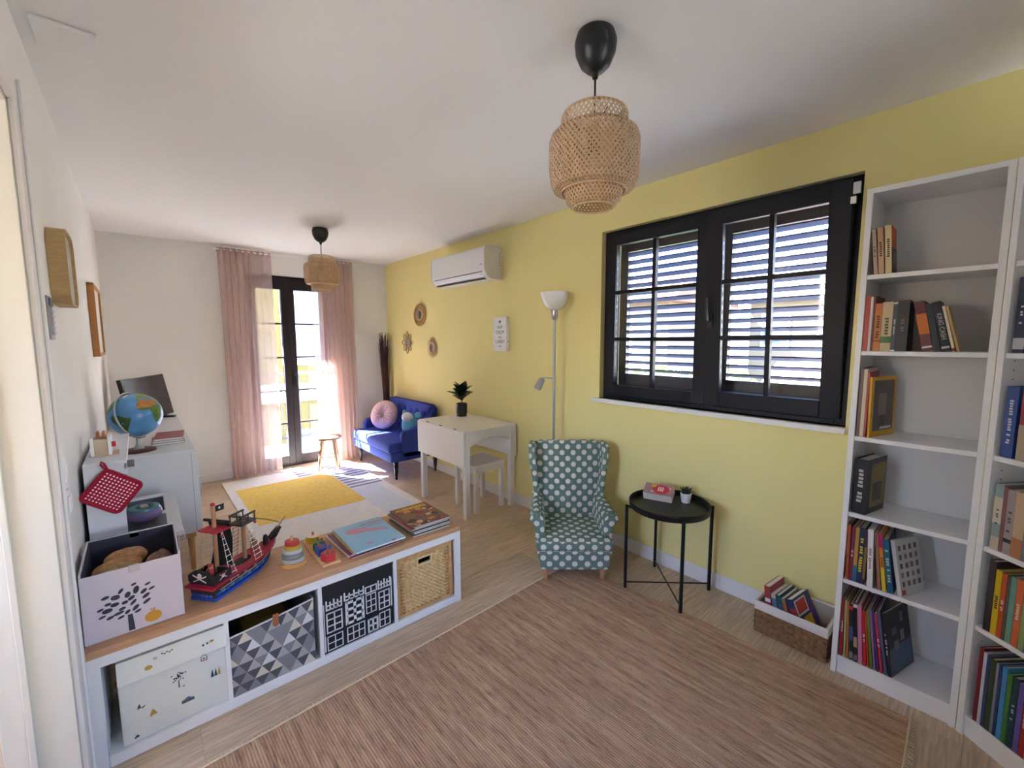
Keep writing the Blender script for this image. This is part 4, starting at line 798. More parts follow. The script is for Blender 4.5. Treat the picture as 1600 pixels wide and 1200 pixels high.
# rattan mirrors
MIR = M('mirror glass', 'C9CCCB', .04, metal=1); RTN = M('rattan stem', 'B98C55', .6, var=.15, vs=40)
def mirror(label, y, z, kind, r):
    t = thing('rattan_mirror', label, 'mirror', (W - .003, y, z), 0, 'rattan mirrors on the yellow wall')
    C_ = lambda a, rr, x=-.012: (x, rr * math.cos(a), rr * math.sin(a)); ri = r * .40
    MB().cyl((-.012, 0, 0), (-.006, 0, 0), ri, n=28).build('mirror_disc', MIR, t)
    MB().tube([C_(2 * PI * i / 32, ri + .006) for i in range(33)], .008, 8).build('inner_ring', M('pale cane ring', 'CDBBA4', .6), t, 60)
    if kind == 0:
        MB().tube([C_(2 * PI * i / 36, r - .01) for i in range(37)], .010, 8).build('outer_ring', RTN, t, 60)
        for k_ in range(24): MB().tube([C_(2 * PI * k_ / 24, ri + .01), C_(2 * PI * (k_ + .6) / 24, r - .012)], .0035, 5).build('spoke', RTN, t)
        MB().tube([C_(2 * PI * i / 36, r * .75) for i in range(37)], .005, 6).build('middle_ring', RTN, t, 60)
    elif kind == 1:
        for k_ in range(8):
            a = 2 * PI * k_ / 8; MB().tube([C_(a - .30, ri + .012), C_(a - .30, r * .72), C_(a - .16, r * .9), C_(a, r), C_(a + .16, r * .9), C_(a + .30, r * .72), C_(a + .30, ri + .012)], .0042, 6).build('petal_loop', RTN, t, 60)
    else:
        for k_ in range(44):
            a = 2 * PI * k_ / 44; MB().tube([C_(a, ri + .008), C_(a, r * (1 if k_ % 2 else .86))], [.004, .0015], 5).build('ray', M('pale rattan ray', 'CBA878', .6), t)
mirror('round rattan mirror with wide woven rim, highest of three', 4.485, 1.77, 0, .130)
mirror('flower shaped rattan mirror with looped petals', 4.80, 1.452, 1, .135)
mirror('sunburst rattan mirror with thin pale rays, nearest the table plant', 4.22, 1.398, 2, .125)
# sign
sg = thing('wall_sign', 'white box sign with KEEP CALM AND CARRY ON lettering and heart', 'sign', (W, 2.905, 1.378))
MB().box(-.033, 0, 0, .185, 0, .305).build('box', LAC, sg, bevel=.002)
b = MB(); b.box(-.038, -.033, 0, .185, 0, .010); b.box(-.038, -.033, 0, .185, .295, .305); b.box(-.038, -.033, 0, .010, .010, .295); b.box(-.038, -.033, .175, .185, .010, .295); b.build('raised_edge', LAC, sg, bevel=.001)
TX = M('sign grey lettering', '6a6a74', .7)
for s_, zz, sz in (('KEEP', .213, .036), ('CALM', .168, .046), ('AND', .122, .022), ('CARRY', .083, .042), ('ON', .042, .024)): text(s_, sz, TX, sg, (-.0336, .0925, zz), (PI / 2, 0, -PI / 2), 'lettering', .0004, .95)
hp2 = [(.0 + .016 * (math.sin(t) ** 3), .0165 * (.8125 * math.cos(t) - .3125 * math.cos(2 * t) - .125 * math.cos(3 * t) - .0625 * math.cos(4 * t))) for t in [2 * PI * i / 24 for i in range(24)]]
MB().prism([(.0925 + a, .262 + b_) for a, b_ in hp2], 'x', -.0345, -.0331).build('heart', TX, sg)
MB().cyl((-.016, -.002, .085), (-.016, .0, .085), .005, n=10).build('switch', BLK, sg)
# left wall: shadow box, frame, entry phone, switches
def rrect(w_, h_, r, n=6, ox=0, oy=0):
    o_ = []
    for cx, cy, a0 in ((w_ - r, h_ - r, 0), (r, h_ - r, 90), (r, r, 180), (w_ - r, r, 270)):
        o_ += [(ox + cx + r * math.cos(math.radians(a0 + 90 * i / n)), oy + cy + r * math.sin(math.radians(a0 + 90 * i / n))) for i in range(n + 1)]
    return o_
LW = M('light ply', 'B99A68', .55, var=.12, vs=20, stretch=(1, 1, 8))
sbx = thing('shadow_box', 'rounded light plywood shadow box frame on the white wall by the doorway', 'frame', (.001, 2.23, 1.605))
oo = rrect(.275, .275, .06); ii = rrect(.255, .255, .05, 6, .01, .01); n = len(oo)
m = MB(); vs = [(0, *p) for p in oo] + [(.05, *p) for p in oo] + [(0.002, *p) for p in ii] + [(.05, *p) for p in ii]
fs = []
for i in range(n):
    j = (i + 1) % n; fs += [(i, j, j + n, i + n), (i + n, j + n, j + 3 * n, i + 3 * n), (i + 3 * n, j + 3 * n, j + 2 * n, i + 2 * n), (i + 2 * n, j + 2 * n, j, i)]
m.add(vs, fs); m.build('frame', LW, sbx, 50)
MB().prism(ii, 'x', .036, .04).build('picture', M('pale mirror panel', 'D5D3CE', .25), sbx)
pf = thing('framed_picture', 'orange brown wooden picture frame on the white wall further along', 'frame', (.001, 3.84, 1.375)); OWD = M('orange wood', 'B37A44', .5, var=.12, vs=20, stretch=(1, 1, 8))
m = MB(); a, b = .62, .47; m.box(0, .034, 0, a, 0, .018); m.box(0, .034, 0, a, b - .018, b); m.box(0, .034, 0, .018, .018, b - .018); m.box(0, .034, a - .018, a, .018, b - .018); m.build('frame', OWD, pf, bevel=.001)
MB().box(.001, .022, .018, a - .018, .018, b - .018).build('picture', M('pale print', 'E2DDD2', .4), pf)
ip = thing('entry_phone', 'grey wall-mounted entry phone beside the doorway', 'entry phone', (.001, 1.925, 1.478))
MB().rbox(0, .022, 0, .085, 0, .135, .004, 2).build('body', M('entry phone grey', '8f9093', .4), ip, 50); kp = M('entry phone keys', 'C9CACB', .4)
for i in range(5): MB().box(.022, .027, .02, .065, .015 + i * .017, .026 + i * .017).build('button', kp, ip)
MB().rbox(.022, .026, .012, .073, .105, .128, .001, 1).build('speaker_grille', M('entry phone dark', '6a6b6e', .5), ip)
def switch(label, y, z, n):
    t = thing('light_switch', label, 'switch', (.001, y, z)); MB().rbox(0, .008, 0, .085, 0, .085, .002, 2).build('plate', LAC, t)
    for i in range(n): MB().rbox(.008, .014, .012 + i * .032, .040 + i * .032, .015, .07, .002, 2).build('rocker', LAC, t)
switch('white light switch on the left wall, upper one', 1.965, 1.0, 2); switch('white socket plate on the left wall just below the light switch', 2.0, .885, 2); switch('white switch plate on the left wall beside the entry phone', 1.90, 1.33, 2)

# ================================================================== RUGS
def jute_mat():
    m = bpy.data.materials.new('jute weave'); m.use_nodes = True; n = m.node_tree; b = n.nodes['Principled BSDF']; b.inputs['Roughness'].default_value = .95; b.inputs['Specular IOR Level'].default_value = .15
    tc = n.nodes.new('ShaderNodeTexCoord'); L = n.links.new
    def noise(sc, stretch, det=4):
        mp = n.nodes.new('ShaderNodeMapping'); mp.inputs['Scale'].default_value = stretch; no = n.nodes.new('ShaderNodeTexNoise'); no.inputs['Scale'].default_value = sc; no.inputs['Detail'].default_value = det
        L(tc.outputs['Object'], mp.inputs[0]); L(mp.outputs[0], no.inputs['Vector']); return no.outputs[0]
    a = noise(60, (1, .06, 1)); c = noise(120, (1, .12, 1), 3); e = noise(420, (1, .6, 1), 2)
    r = n.nodes.new('ShaderNodeValToRGB'); r.color_ramp.elements[0].position = .25; r.color_ramp.elements[0].color = lin('A07C62'); r.color_ramp.elements[1].position = .75; r.color_ramp.elements[1].color = lin('CFB08C'); el = r.color_ramp.elements.new(.5); el.color = lin('BA977A')
    L(a, r.inputs[0]); r2 = n.nodes.new('ShaderNodeMapRange'); r2.inputs['From Min'].default_value = .25; r2.inputs['From Max'].default_value = .5; r2.inputs['To Min'].default_value = .6; r2.inputs['To Max'].default_value = 1.06; L(c, r2.inputs[0])
    r3 = n.nodes.new('ShaderNodeMapRange'); r3.inputs['From Min'].default_value = .3; r3.inputs['From Max'].default_value = .7; r3.inputs['To Min'].default_value = .8; r3.inputs['To Max'].default_value = 1.15; L(e, r3.inputs[0])
    mu = n.nodes.new('ShaderNodeMath'); mu.operation = 'MULTIPLY'; L(r2.outputs[0], mu.inputs[0]); L(r3.outputs[0], mu.inputs[1])
    vm = n.nodes.new('ShaderNodeVectorMath'); vm.operation = 'SCALE'; L(r.outputs[0], vm.inputs[0]); L(mu.outputs[0], vm.inputs['Scale']); L(vm.outputs[0], b.inputs['Base Color'])
    bp = n.nodes.new('ShaderNodeBump'); bp.inputs['Strength'].default_value = .6; bp.inputs['Distance'].default_value = .002; L(e, bp.inputs['Height']); L(bp.outputs[0], b.inputs['Normal'])
    return m
jr = thing('jute_rug', 'large woven brown jute rug with fringed ends on the wooden floor', 'rug', (.02, .04, .0), math.radians(2.0))
RW, RL = 2.36, 1.66
g = MB(); nx_ = 940; ny_ = 12; rs = random.Random(5); hh = [[rs.uniform(-.0004, .0004) for _ in range(236)] for _ in range(ny_ + 1)]
g.add([(RW * i / nx_, RL * j / ny_, .0055 + (.0022 * abs(math.sin(PI * i * 235 / nx_)) + hh[j][min(235, i * 235 // nx_)] if 0 < i < nx_ else -.005)) for j in range(ny_ + 1) for i in range(nx_ + 1)],
      [(j * (nx_ + 1) + i, j * (nx_ + 1) + i + 1, (j + 1) * (nx_ + 1) + i + 1, (j + 1) * (nx_ + 1) + i) for j in range(ny_) for i in range(nx_)])
g.box(0, RW, 0, RL, .0006, .0052); g.build('woven_mat', jute_mat(), jr, 70)
FRG = M('jute cord', 'E2CDAA', .95)
e_ = MB()
for yy in (.004, RL - .004): MB().tube([(RW * i / 60, yy, .0085 + .0012 * (i % 2)) for i in range(61)], .0042, 5).build('bound_edge', FRG, jr, 60)
fr_ = MB()
for s_, y0 in ((-1, 0), (1, RL)):
    for i in range(150):
        x0 = RW * (i + .5) / 150; dx = random.uniform(-.006, .006); fr_.tube([(x0, y0, .006), (x0 + dx, y0 + s_ * .011, .005), (x0 + dx * 1.6, y0 + s_ * random.uniform(.012, .019), .0025)], [.0032, .0026, .0014], 4)
fo = fr_.build('fringe', FRG, jr); fo['kind'] = 'stuff'
pr2 = thing('play_rug', 'white patchwork rug with yellow field and grey stripes beyond the shelf unit', 'rug', (.775, 2.95, 0))
RGW = M('rug off white', 'E4E1DC', .95, var=.05, vs=25, bump=.4, bs=300); RGY = M('rug yellow', 'E6C25C', .95, var=.10, vs=30, bump=.4, bs=300); RGS = M('rug grey blue', '8891A0', .95, var=.05, vs=30); RGL = M('rug pale blue', 'D5DAE2', .95, var=.04, vs=25)
MB().rbox(0, 1.31, 0, 2.26, .0004, .009, .003, 2).build('pile', RGW, pr2)
MB().box(.075, .945, .83, 1.90, .009, .0105).build('yellow_field', RGY, pr2)
MB().box(.945, 1.22, .35, 1.18, .009, .0098).build('pale_field', RGL, pr2)
for i in range(11):
    y0 = 1.23 + i * .09; MB().box(.955 if y0 < 1.9 else .66, 1.285, y0, y0 + .042, .009, .0104).build('stripe', RGS, pr2)

# ================================================================== CURTAINS
rod = thing('curtain_rod', 'thin white curtain rod above the french door', 'curtain rod', (0, D - .075, 2.405))
MB().cyl((.87, 0, 0), (2.29, 0, 0), .007, n=10).build('rod', LAC, rod, 50)
for x in (.87, 2.29): MB().ball((x, 0, 0), .014, 12, 8).build('finial', LAC, rod, 60)
for x in (.93, 2.24): MB().box(x - .008, x + .008, 0, .075, -.008, .008).build('bracket', LAC, rod)
def curtain(label, segs, amp, flat_from, z0, puddle, mat, seed):
    t = thing('sheer_curtain', label, 'curtain', (0, D - .075, 0), 0, 'sheer pink curtains')
    rs = random.Random(seed); x0, x1 = segs; nf = 9; ph = [rs.uniform(-.6, .6) for _ in range(nf + 2)]
    def P(a, b):
        # a across, b down
        ff = 1 if (a - flat_from[0]) * flat_from[1] < 0 else .16
        wob = ph[int(a * nf)] * (1 - a * nf + int(a * nf)) + ph[int(a * nf) + 1] * (a * nf - int(a * nf))
        y = amp * ff * math.sin(2 * PI * nf * a + wob * b) * (.75 + .35 * b) - .012 * b
        x = x0 + (x1 - x0) * a + .012 * math.sin(3 * b + 7 * a) * b + .006 * ff * math.cos(2 * PI * nf * a)
        z = 2.415 + (z0 - 2.415) * b
        if b > .95:
            k_ = (b - .95) / .05; y -= puddle * k_ * (.6 + .4 * math.sin(17 * a)) * ff; z = max(.008 + .018 * abs(math.sin(21 * a)) * k_, z)
        return (x, y, z)
    MB().grid(P, 220, 44).build('cloth', mat, t, 85)
    MB().grid(lambda a, b: (x0 + (x1 - x0) * a, amp * .5 * math.sin(2 * PI * nf * a) - .0015, 2.425 - .05 * b), 160, 2).build('header', mat, t, 85)
SHR = sheer_mat('sheer pink voile', 'DCC3BB', .34)
curtain('sheer pink curtain left of the french door, on the side of the globe', (.885, 1.375), .034, (.62, 1), .004, .05, SHR, 1)
curtain('sheer pink curtain right of the french door, beside the blue sofa', (1.775, 2.255), .034, (.25, -1), .004, .03, SHR, 2)

# ================================================================== SOFA AREA
BLU = M('blue sofa velvet', '35489E', .75, var=.06, vs=12, bump=.15, bs=700, spec=.3); LEGB = M('black turned leg', '191517', .35)
sf = thing('sofa', 'small tufted blue two-seat sofa against the yellow wall', 'sofa', (2.13, 4.10, 0))   # x: depth to the wall, y: along the wall
SL = 1.05
MB().rbox(0, .56, .0, SL, .195, .30, .02, 3).build('base', BLU, sf, 50)
MB().rbox(-.012, .47, .01, SL - .01, .285, .405, .035, 4).build('seat_cushion', BLU, sf, 60)
def back(a, b):
    z = .33 + .43 * b - .0 * a; y = .04 + (SL - .08) * a
    bul = 0
    for r_ in range(3):
        for c_ in range(6):
            yc = .04 + (SL - .08) * ((c_ + .5 + (.25 if r_ % 2 else -.0)) / 6.2); zc = .45 + r_ * .1; d2 = (y - yc) ** 2 + (z - zc) ** 2; bul += .034 * math.exp(-d2 / .0011)
    return (.452 + .025 * b + bul - .014 * math.sin(PI * b), y, z + .012 * math.sin(PI * a) * b)
bk = MB(); bk.grid(back, 70, 30); bkp = bk.build('tufted_back', BLU, sf, 80)
MB().rbox(.497, .575, .02, SL - .02, .22, .765, .04, 4).build('backrest', BLU, sf, 60)
bt = MB().ball((0, 0, 0), (.006, .011, .011), 10, 7).mesh('button', BLU, 60)
for r_ in range(3):
    for c_ in range(6):
        yc = .04 + (SL - .08) * ((c_ + .5 + (.25 if r_ % 2 else 0)) / 6.2); b = (.45 + r_ * .1 - .33) / .43; share('button', bt, bkp, (.452 + .025 * b - .014 * math.sin(PI * b) + .012, yc, .45 + r_ * .1))
for y0 in (0, SL - .075): MB().prism([(.13, .29), (.13, .47), (.16, .515), (.30, .535), (.44, .60), (.52, .74), (.565, .74), (.565, .22), (.13, .22)], 'y', y0, y0 + .075).build('arm', BLU, sf, 50, .018, 3)
lg = MB().lathe([(.010, 0), (.014, .012), (.012, .03), (.016, .05), (.022, .12), (.026, .155), (.020, .165), (.027, .18), (.027, .205)], 14).mesh('leg', LEGB, 60)
for x, y in ((.07, .04), (.07, SL - .05), (.545, .04), (.545, SL - .05)): share('leg', lg, sf, (x, y, 0))
cu = thing('round_cushion', 'round dusty pink velvet cushion with centre button on the sofa', 'cushion', (2.41, 4.86, .585), 0, None, (0, math.radians(-68), math.radians(32)))
PNK = M('dusty pink velvet', 'CFAFAE', .8, var=.05, vs=15, spec=.2)
def cush(a, b):
    r = .175 * math.sin(PI * b / 1); t = PI * b; k_ = abs(math.sin(t)) ** .55; u = 2 * PI * a; rr = .175 * k_; z = .055 * math.copysign(abs(math.cos(t)) ** .75, math.cos(t)); fold = 1 + .16 * math.cos(16 * u) * math.exp(-(rr / .09) ** 2)
    return (rr * math.cos(u), rr * math.sin(u), (z * fold) * (1 - .72 * math.exp(-(rr / .045) ** 2)))
MB().grid(cush, 64, 24).build('cover', PNK, cu, 80); MB().ball((0, 0, .018), (.014, .014, .006), 12, 8).build('button', PNK, cu, 60); MB().ball((0, 0, -.018), (.014, .014, .006), 12, 8).build('button', PNK, cu, 60)
pc = thing('plush_stand_in', 'small soft aqua and white plush stand-in for a blue toy at the near end of the sofa', 'cushion', (2.46, 4.30, .41), 0, None, (0, 0, .3)); AQ = M('aqua plush', '5FA5C4', .95, bump=.4, bs=300); AQW = M('white plush', 'E3E6EA', .95, bump=.4, bs=300)  # plain soft shape standing in for a blue plush toy
MB().ball((0, 0, .12), (.075, .11, .12), 20, 12).build('body', AQ, pc, 60); MB().ball((-.04, 0, .22), (.05, .075, .055), 16, 10).build('front', AQW, pc, 60); MB().ball((.01, -.115, .245), (.025, .05, .035), 12, 8).build('corner', AQ, pc, 60); MB().ball((.01, .085, .245), (.025, .035, .045), 12, 8).build('corner', AQ, pc, 60)
# twig bundle
tw = thing('twig_bundle', 'tall bundle of dark brown twigs standing in the corner behind the sofa', 'dried branches', (2.645, 5.285, 0)); TWG = [M('twig brown', '3a2022', .8), M('twig reddish', '4e2c28', .8)]
rs = random.Random(9)
for i in range(46):
    a = rs.uniform(0, 2 * PI); r0 = .022 * math.sqrt(rs.random()); r1 = .075 * math.sqrt(rs.random()); hgt = rs.uniform(1.36, 1.585); x0, y0 = r0 * math.cos(a), r0 * math.sin(a); x1, y1 = max(-.09, min(.055, r1 * math.cos(a) - .02)), max(-.09, min(.075, r1 * math.sin(a)))
    MB().tube([(x0, y0, .0), (x0 * 1.3 + rs.uniform(-.006, .006), y0 * 1.3, .5), ((x0 + x1) / 2, (y0 + y1) / 2 + rs.uniform(-.008, .008), 1.0), (x1, y1, hgt)], [.006, .0055, .0045, .0025], 5).build('twig', TWG[i % 2], tw, 60)
for z_ in (.35, .75): MB().tube([(.03 * math.cos(2 * PI * i / 16), .03 * math.sin(2 * PI * i / 16), z_) for i in range(17)], .004, 5).build('binding', TWG[0], tw)
# round wooden stool
ws = thing('wooden_stool', 'small round wooden stool with splayed legs in front of the french door', 'stool', (1.775, 4.95, .0108))
MB().lathe([(0, .36), (.125, .36), (.138, .365), (.140, .378), (.138, .390), (.125, .395), (0, .395)], 32).build('seat', BRN, ws, 40)
ang = [math.radians(v_) for v_ in (20, 110, 200, 290)]
for a in ang: MB().cyl((.085 * math.cos(a), .085 * math.sin(a), .362), (.14 * math.cos(a), .14 * math.sin(a), 0), .0155, .0125, 10).build('leg', BRN, ws, 50)
for a, b in zip(ang, ang[1:] + ang[:1]): MB().cyl((.115 * math.cos(a), .115 * math.sin(a), .165), (.115 * math.cos(b), .115 * math.sin(b), .165), .007, n=8).build('stretcher', BRN, ws, 50)

# ================================================================== DROP LEAF TABLE + STOOL
TW_ = M('table white lacquer', 'ECE9E6', .4)
dt = thing('drop_leaf_table', 'white drop-leaf table with both leaves folded down by the yellow wall', 'table', (2.155, 2.775, 0)); TX_, TY_ = .53, .77
MB().box(0, TX_, 0, TY_, .722, .742).build('tabletop', TW_, dt, bevel=.003)
MB().box(-.021, -.002, .012, TY_ - .012, .445, .738).build('drop_leaf', TW_, dt, bevel=.003); MB().box(TX_ + .002, TX_ + .020, .012, TY_ - .012, .445, .738).build('drop_leaf', TW_, dt, bevel=.003)
for x, y in ((.002, .015), (.002, TY_ - .06), (TX_ - .047, .015), (TX_ - .047, TY_ - .06)): MB().box(x, x + .045, y, y + .045, 0, .722).build('leg', TW_, dt, bevel=.002)
def apron(y): return MB().prism([(.047, .722), (TX_ - .047, .722), (TX_ - .047, .60)] + [(TX_ - .047 - (TX_ - .094) * i / 12, .60 + .055 * math.sin(PI * i / 12)) for i in range(1, 12)] + [(.047, .60)], 'y', y, y + .018)
apron(.026).build('apron', TW_, dt, bevel=.001); apron(TY_ - .05).build('apron', TW_, dt, bevel=.001); MB().box(.012, .03, .06, TY_ - .06, .65, .722).build('side_rail', TW_, dt); MB().box(TX_ - .03, TX_ - .012, .06, TY_ - .06, .65, .722).build('side_rail', TW_, dt)
for y in (.16, .38, .60): MB().box(-.006, .004, y - .02, y + .02, .738, .7425).build('hinge', M('dark hinge', '4a4644', .4, metal=.8), dt)
MB().box(TX_ - .055, TX_ - .049, .3, .312, .57, .66).build('latch', BLK, dt)
s3 = thing('white_stool', 'white square wooden stool pushed under the drop-leaf table', 'stool', (2.283, 2.832, 0)); a = .325
MB().box(0, a, 0, a, .402, .420).build('seat', TW_, s3, bevel=.004)
for x, y in ((.006, .006), (a - .041, .006), (.006, a - .041), (a - .041, a - .041)): MB().box(x, x + .035, y, y + .035, 0, .402).build('leg', TW_, s3, bevel=.002)
for q in ((.041, a - .041, .012, .028), (.041, a - .041, a - .028, a - .012)): MB().box(q[0], q[1], q[2], q[3], .345, .402).build('rail', TW_, s3)
for q in ((.012, .028), (a - .028, a - .012)): MB().box(q[0], q[1], .041, a - .041, .345, .402).build('rail', TW_, s3)
MB().cyl((.024, .0045, .37), (.024, .006, .37), .004, n=8).build('bolt', BLK, s3)
# plant on the table
pp = thing('potted_plant', 'rubber plant with dark glossy leaves in a black pot on the white table', 'potted plant', (2.555, 3.42, .742))
MB().lathe([(.0, .0), (.050, 0), (.050, .032), (.0545, .032), (.0545, .125), (.049, .125), (.047, .112), (0, .112)], 28).build('pot', M('black ceramic', '1b1b1d', .35), pp, 40)
MB().lathe([(0, .112), (.047, .113)], 20).build('soil', M('soil', '33271e', .95), pp)
MB().tube([(0, 0, .11), (.004, .002, .16), (0, 0, .22)], .005, 7).build('stem', M('plant stem', '4a4a26', .6), pp)
LFD = M('rubber leaf', '20351f', .28, var=.25, vs=12)
rs = random.Random(4)
def leafshape(L_, w_, curl):
    def P(a, b):
        y = L_ * a; w = w_ * math.sin(PI * min(1, a * .93 + .04)) ** .8 * (1 - .25 * a); s_ = (b - .5) * 2
        return (s_ * w, y, .35 * w * abs(s_) + curl * L_ * a * a * -1 + .002 * math.sin(PI * a))
    return MB().grid(P, 10, 4) if False else MB().grid(lambda u, v_: P(v_, u), 4, 12)
for k_ in range(13):
    a = k_ * 2.4; el = math.radians(22 + 52 * (k_ / 12)); L_ = .165 - .03 * k_ / 12; me = leafshape(L_, .058, .14).mesh('leaf', LFD, 80)
    share('leaf', me, pp, (.006 * math.cos(a), .006 * math.sin(a), .15 + .006 * k_), (el, 0, a))

# ================================================================== FLOOR LAMP
lp = thing('floor_lamp', 'silver floor lamp with white glass bowl and reading spot behind the armchair', 'floor lamp', (2.578, 2.215, 0))
MB().lathe([(0, 0), (.115, 0), (.115, .012), (.105, .022), (.02, .03), (0, .03)], 32).build('base', SILV, lp, 40)
MB().cyl((0, 0, .025), (0, 0, 1.64), .0095, n=12).build('pole', SILV, lp, 50)
MB().lathe([(0, 1.625), (.012, 1.625), (.022, 1.635), (.027, 1.66), (.027, 1.70), (.022, 1.703), (0, 1.703)], 20).build('socket_cup', STEEL, lp, 40)
MB().lathe([(.026, 1.695), (.05, 1.705), (.078, 1.73), (.097, 1.77), (.104, 1.81), (.105, 1.825), (.101, 1.825), (.093, 1.775), (.074, 1.737), (.048, 1.713), (.024, 1.704)], 36).build('glass_shade', M('white opal glass', 'F3F1EE', .15), lp, 60)
ra = MB(); ra.tube([(0, 0, 1.185), (-.03, .035, 1.19), (-.055, .068, 1.19), (-.066, .082, 1.165)], .005, 8); ra.build('reading_arm', STEEL, lp, 60)
hd_ = MB(); q = T((-.068, .085, 1.145), math.radians(10), math.radians(28), 0); pf_ = [(.0, .045), (.016, .045), (.024, .036), (.027, .0), (.029, -.045), (.026, -.045), (.024, -.01), (0, -.01)]
hd_.lathe(pf_, 20); hd_.v = [tuple(q @ Vector(p)) for p in hd_.v]; hd_.build('spot_head', STEEL, lp, 40); bl = MB().ball((0, 0, -.03), (.016, .016, .014), 12, 8); bl.v = [tuple(q @ Vector(p)) for p in bl.v]; bl.build('spot_bulb', M('spot bulb glass', '5a5a5a', .15), lp, 60)

# ================================================================== ARMCHAIR
DOT = dots_mat('green polka dot fabric', '72877B', 'E6DFD4', .0545, .315)
ch = thing('wingback_armchair', 'green wingback armchair with cream polka dots and light wooden legs', 'armchair', (2.135, 1.615, .0), math.radians(-42))     # front edge centre at origin, faces local -y
# rotation: local x follows the front edge
def soft(o, w_=.012, sg=3): 
    b = o.modifiers.new('bevel', 'BEVEL'); b.width = w_; b.segments = sg; b.limit_method = 'ANGLE'; b.angle_limit = math.radians(35); return o
bs_ = MB().prism([(-.205, .075), (.205, .075), (.232, .20), (-.232, .20)], 'y', .0, .44); soft(bs_.build('base', DOT, ch, 60), .012)
sc_ = MB().rbox(-.236, .236, -.022, .40, .195, .272, .032, 4); sc_.build('seat_cushion', DOT, ch, 60)
def bk_fn(a, b):
    x = -.188 + .376 * a; z = .22 + .545 * b; y = .375 + .11 * b - .030 * math.sin(PI * a) - .012 * math.sin(PI * b)
    for xc in (-.075, 0, .075): y += .016 * math.exp(-((x - xc) ** 2 / .0004 + (z - .49) ** 2 / .0003))
    return (x * (1 + .20 * b), y, z + .012 * math.sin(PI * a) * b)
bb_ = MB(); bb_.grid(bk_fn, 50, 40)
bo = bb_.build('backrest', DOT, ch, 80)
bk2 = MB(); bk2.prism([(.38, .10), (.50, .10), (.545, .74), (.535, .765), (.495, .77), (.47, .70)], 'x', -.205, .205); soft(bk2.build('back_shell', DOT, ch, 50), .02)
for xc in (-.075, 0, .075): MB().ball((xc, .415, .49), (.010, .006, .010), 10, 7).build('button', DOT, bo, 60)
for s_ in (-1, 1):
    wp = [(.30, .36), (.335, .40), (.345, .50), (.33, .60), (.345, .70), (.375, .755), (.43, .772), (.53, .76), (.505, .36)]
    w2 = MB(); n = len(wp); vs = []
    for k_, (xa) in enumerate((0, .042)):
        for (y, z) in wp:
            fl_ = (z - .36) * .09 + (.03 if y < .4 else 0) * max(0, (z - .4)); vs.append((s_ * (.190 + xa + fl_), y, z))
    w2.add(vs, [tuple(range(n)), tuple(range(2 * n - 1, n - 1, -1))] + [(i, (i + 1) % n, (i + 1) % n + n, i + n) for i in range(n)]); soft(w2.build('wing', DOT, ch, 50), .014)
    am = MB(); 
    am.prism([(s_ * .178, .19), (s_ * .178, .345), (s_ * .185, .385), (s_ * .205, .405), (s_ * .235, .412), (s_ * .262, .402), (s_ * .276, .375), (s_ * .268, .348), (s_ * .245, .335), (s_ * .232, .19)], 'y', .055, .46)
    for i, v_ in enumerate(am.v): am.v[i] = (v_[0] * (1 - .10 * max(0, (v_[1] - .2)) / .3), v_[1], v_[2] + .05 * max(0, (v_[1] - .15)))
    soft(am.build('arm', DOT, ch, 50), .014)
LGW = M('armchair leg wood', 'C08E64', .45, var=.1, vs=20)
for x, y in ((-.175, .03), (.175, .03), (-.16, .44), (.16, .44)): MB().cyl((x, y, .0085), (x, y, .08), .013, .019, 12).build('leg', LGW, ch, 50)

# ================================================================== SIDE TABLE
gt = thing('tray_table', 'round black metal tray table with crossed braces by the yellow wall', 'side table', (2.486, 1.208, 0), 0)
MB().lathe([(0, .500), (.218, .500), (.222, .504), (.225, .535), (.222, .538), (.2195, .535), (.2165, .507), (0, .505)], 48).build('tray', BLK, gt, 50)
LP = [(-.178, .165), (-.160, -.172), (.178, -.172), (.178, .180)]
for x, y in LP:
    l = MB().box(-.0075, .0075, -.0075, .0075, .0085 if x < 0 else 0, .515); q = T((x, y, 0), 0, 0, math.atan2(y, x)); l.v = [tuple(q @ Vector(p)) for p in l.v]; l.build('leg', BLK, gt)
    s_ = math.hypot(x, y); MB().cyl((x, y, .512), (x * (1 - .03 / s_), y * (1 - .03 / s_), .498), .006, n=8).build('tray_hook', BLK, gt)
for a, b in ((0, 2), (1, 3)): MB().cyl((*LP[a], .042), (*LP[b], .042), .0042, n=8).build('cross_brace', BLK, gt)
cb = thing('thick_paperback', 'thick pink and red paperback lying on the black tray table', 'book', (2.49, 1.378, .5075), 0, None, (math.radians(19), 0, math.radians(-72)))
MB().box(.0, .165, 0.002, .098, .001, .047).build('pages', PAPER, cb); c = MB(); c.box(-.001, .167, 0, .10, .047, .0495); c.box(-.001, .167, 0, .10, 0, .001); c.box(-.001, .167, .098, .10, .001, .047); c.build('cover', Cm('B08488'), cb)
q = MB(); q.prism(ell(.095, .05, .048, .044, 22), 'z', .0495, .050, 0); q.prism(ell(.05, .078, .016, .016, 14), 'z', .0495, .0503, 1); q.prism(ell(.145, .068, .007, .007, 10), 'z', .0495, .0503, 2); q.prism(ell(.05, .022, .008, .008, 10), 'z', .0495, .0503, 2)
for i in range(3): q.box(.078 + i * .012, .087 + i * .012, .03, .072, .050, .0506, 2)
q.build('cover_picture', [Cm('D02A4C'), Cm('DDA632'), Cm('E6CDD0')], cb)
su = thing('succulent', 'small dark green succulent in a white pot on the black tray table', 'potted plant', (2.628, 1.178, .506))
MB().lathe([(0, 0), (.024, 0), (.026, .02), (.029, .022), (.032, .058), (.029, .058), (.026, .05), (0, .05)], 24).build('pot', LAC, su, 40); MB().lathe([(0, .05), (.0265, .0505)], 16).build('soil', M('soil', '33271e'), su)
SUC = M('succulent leaf', '2b4029', .5, var=.2, vs=40)
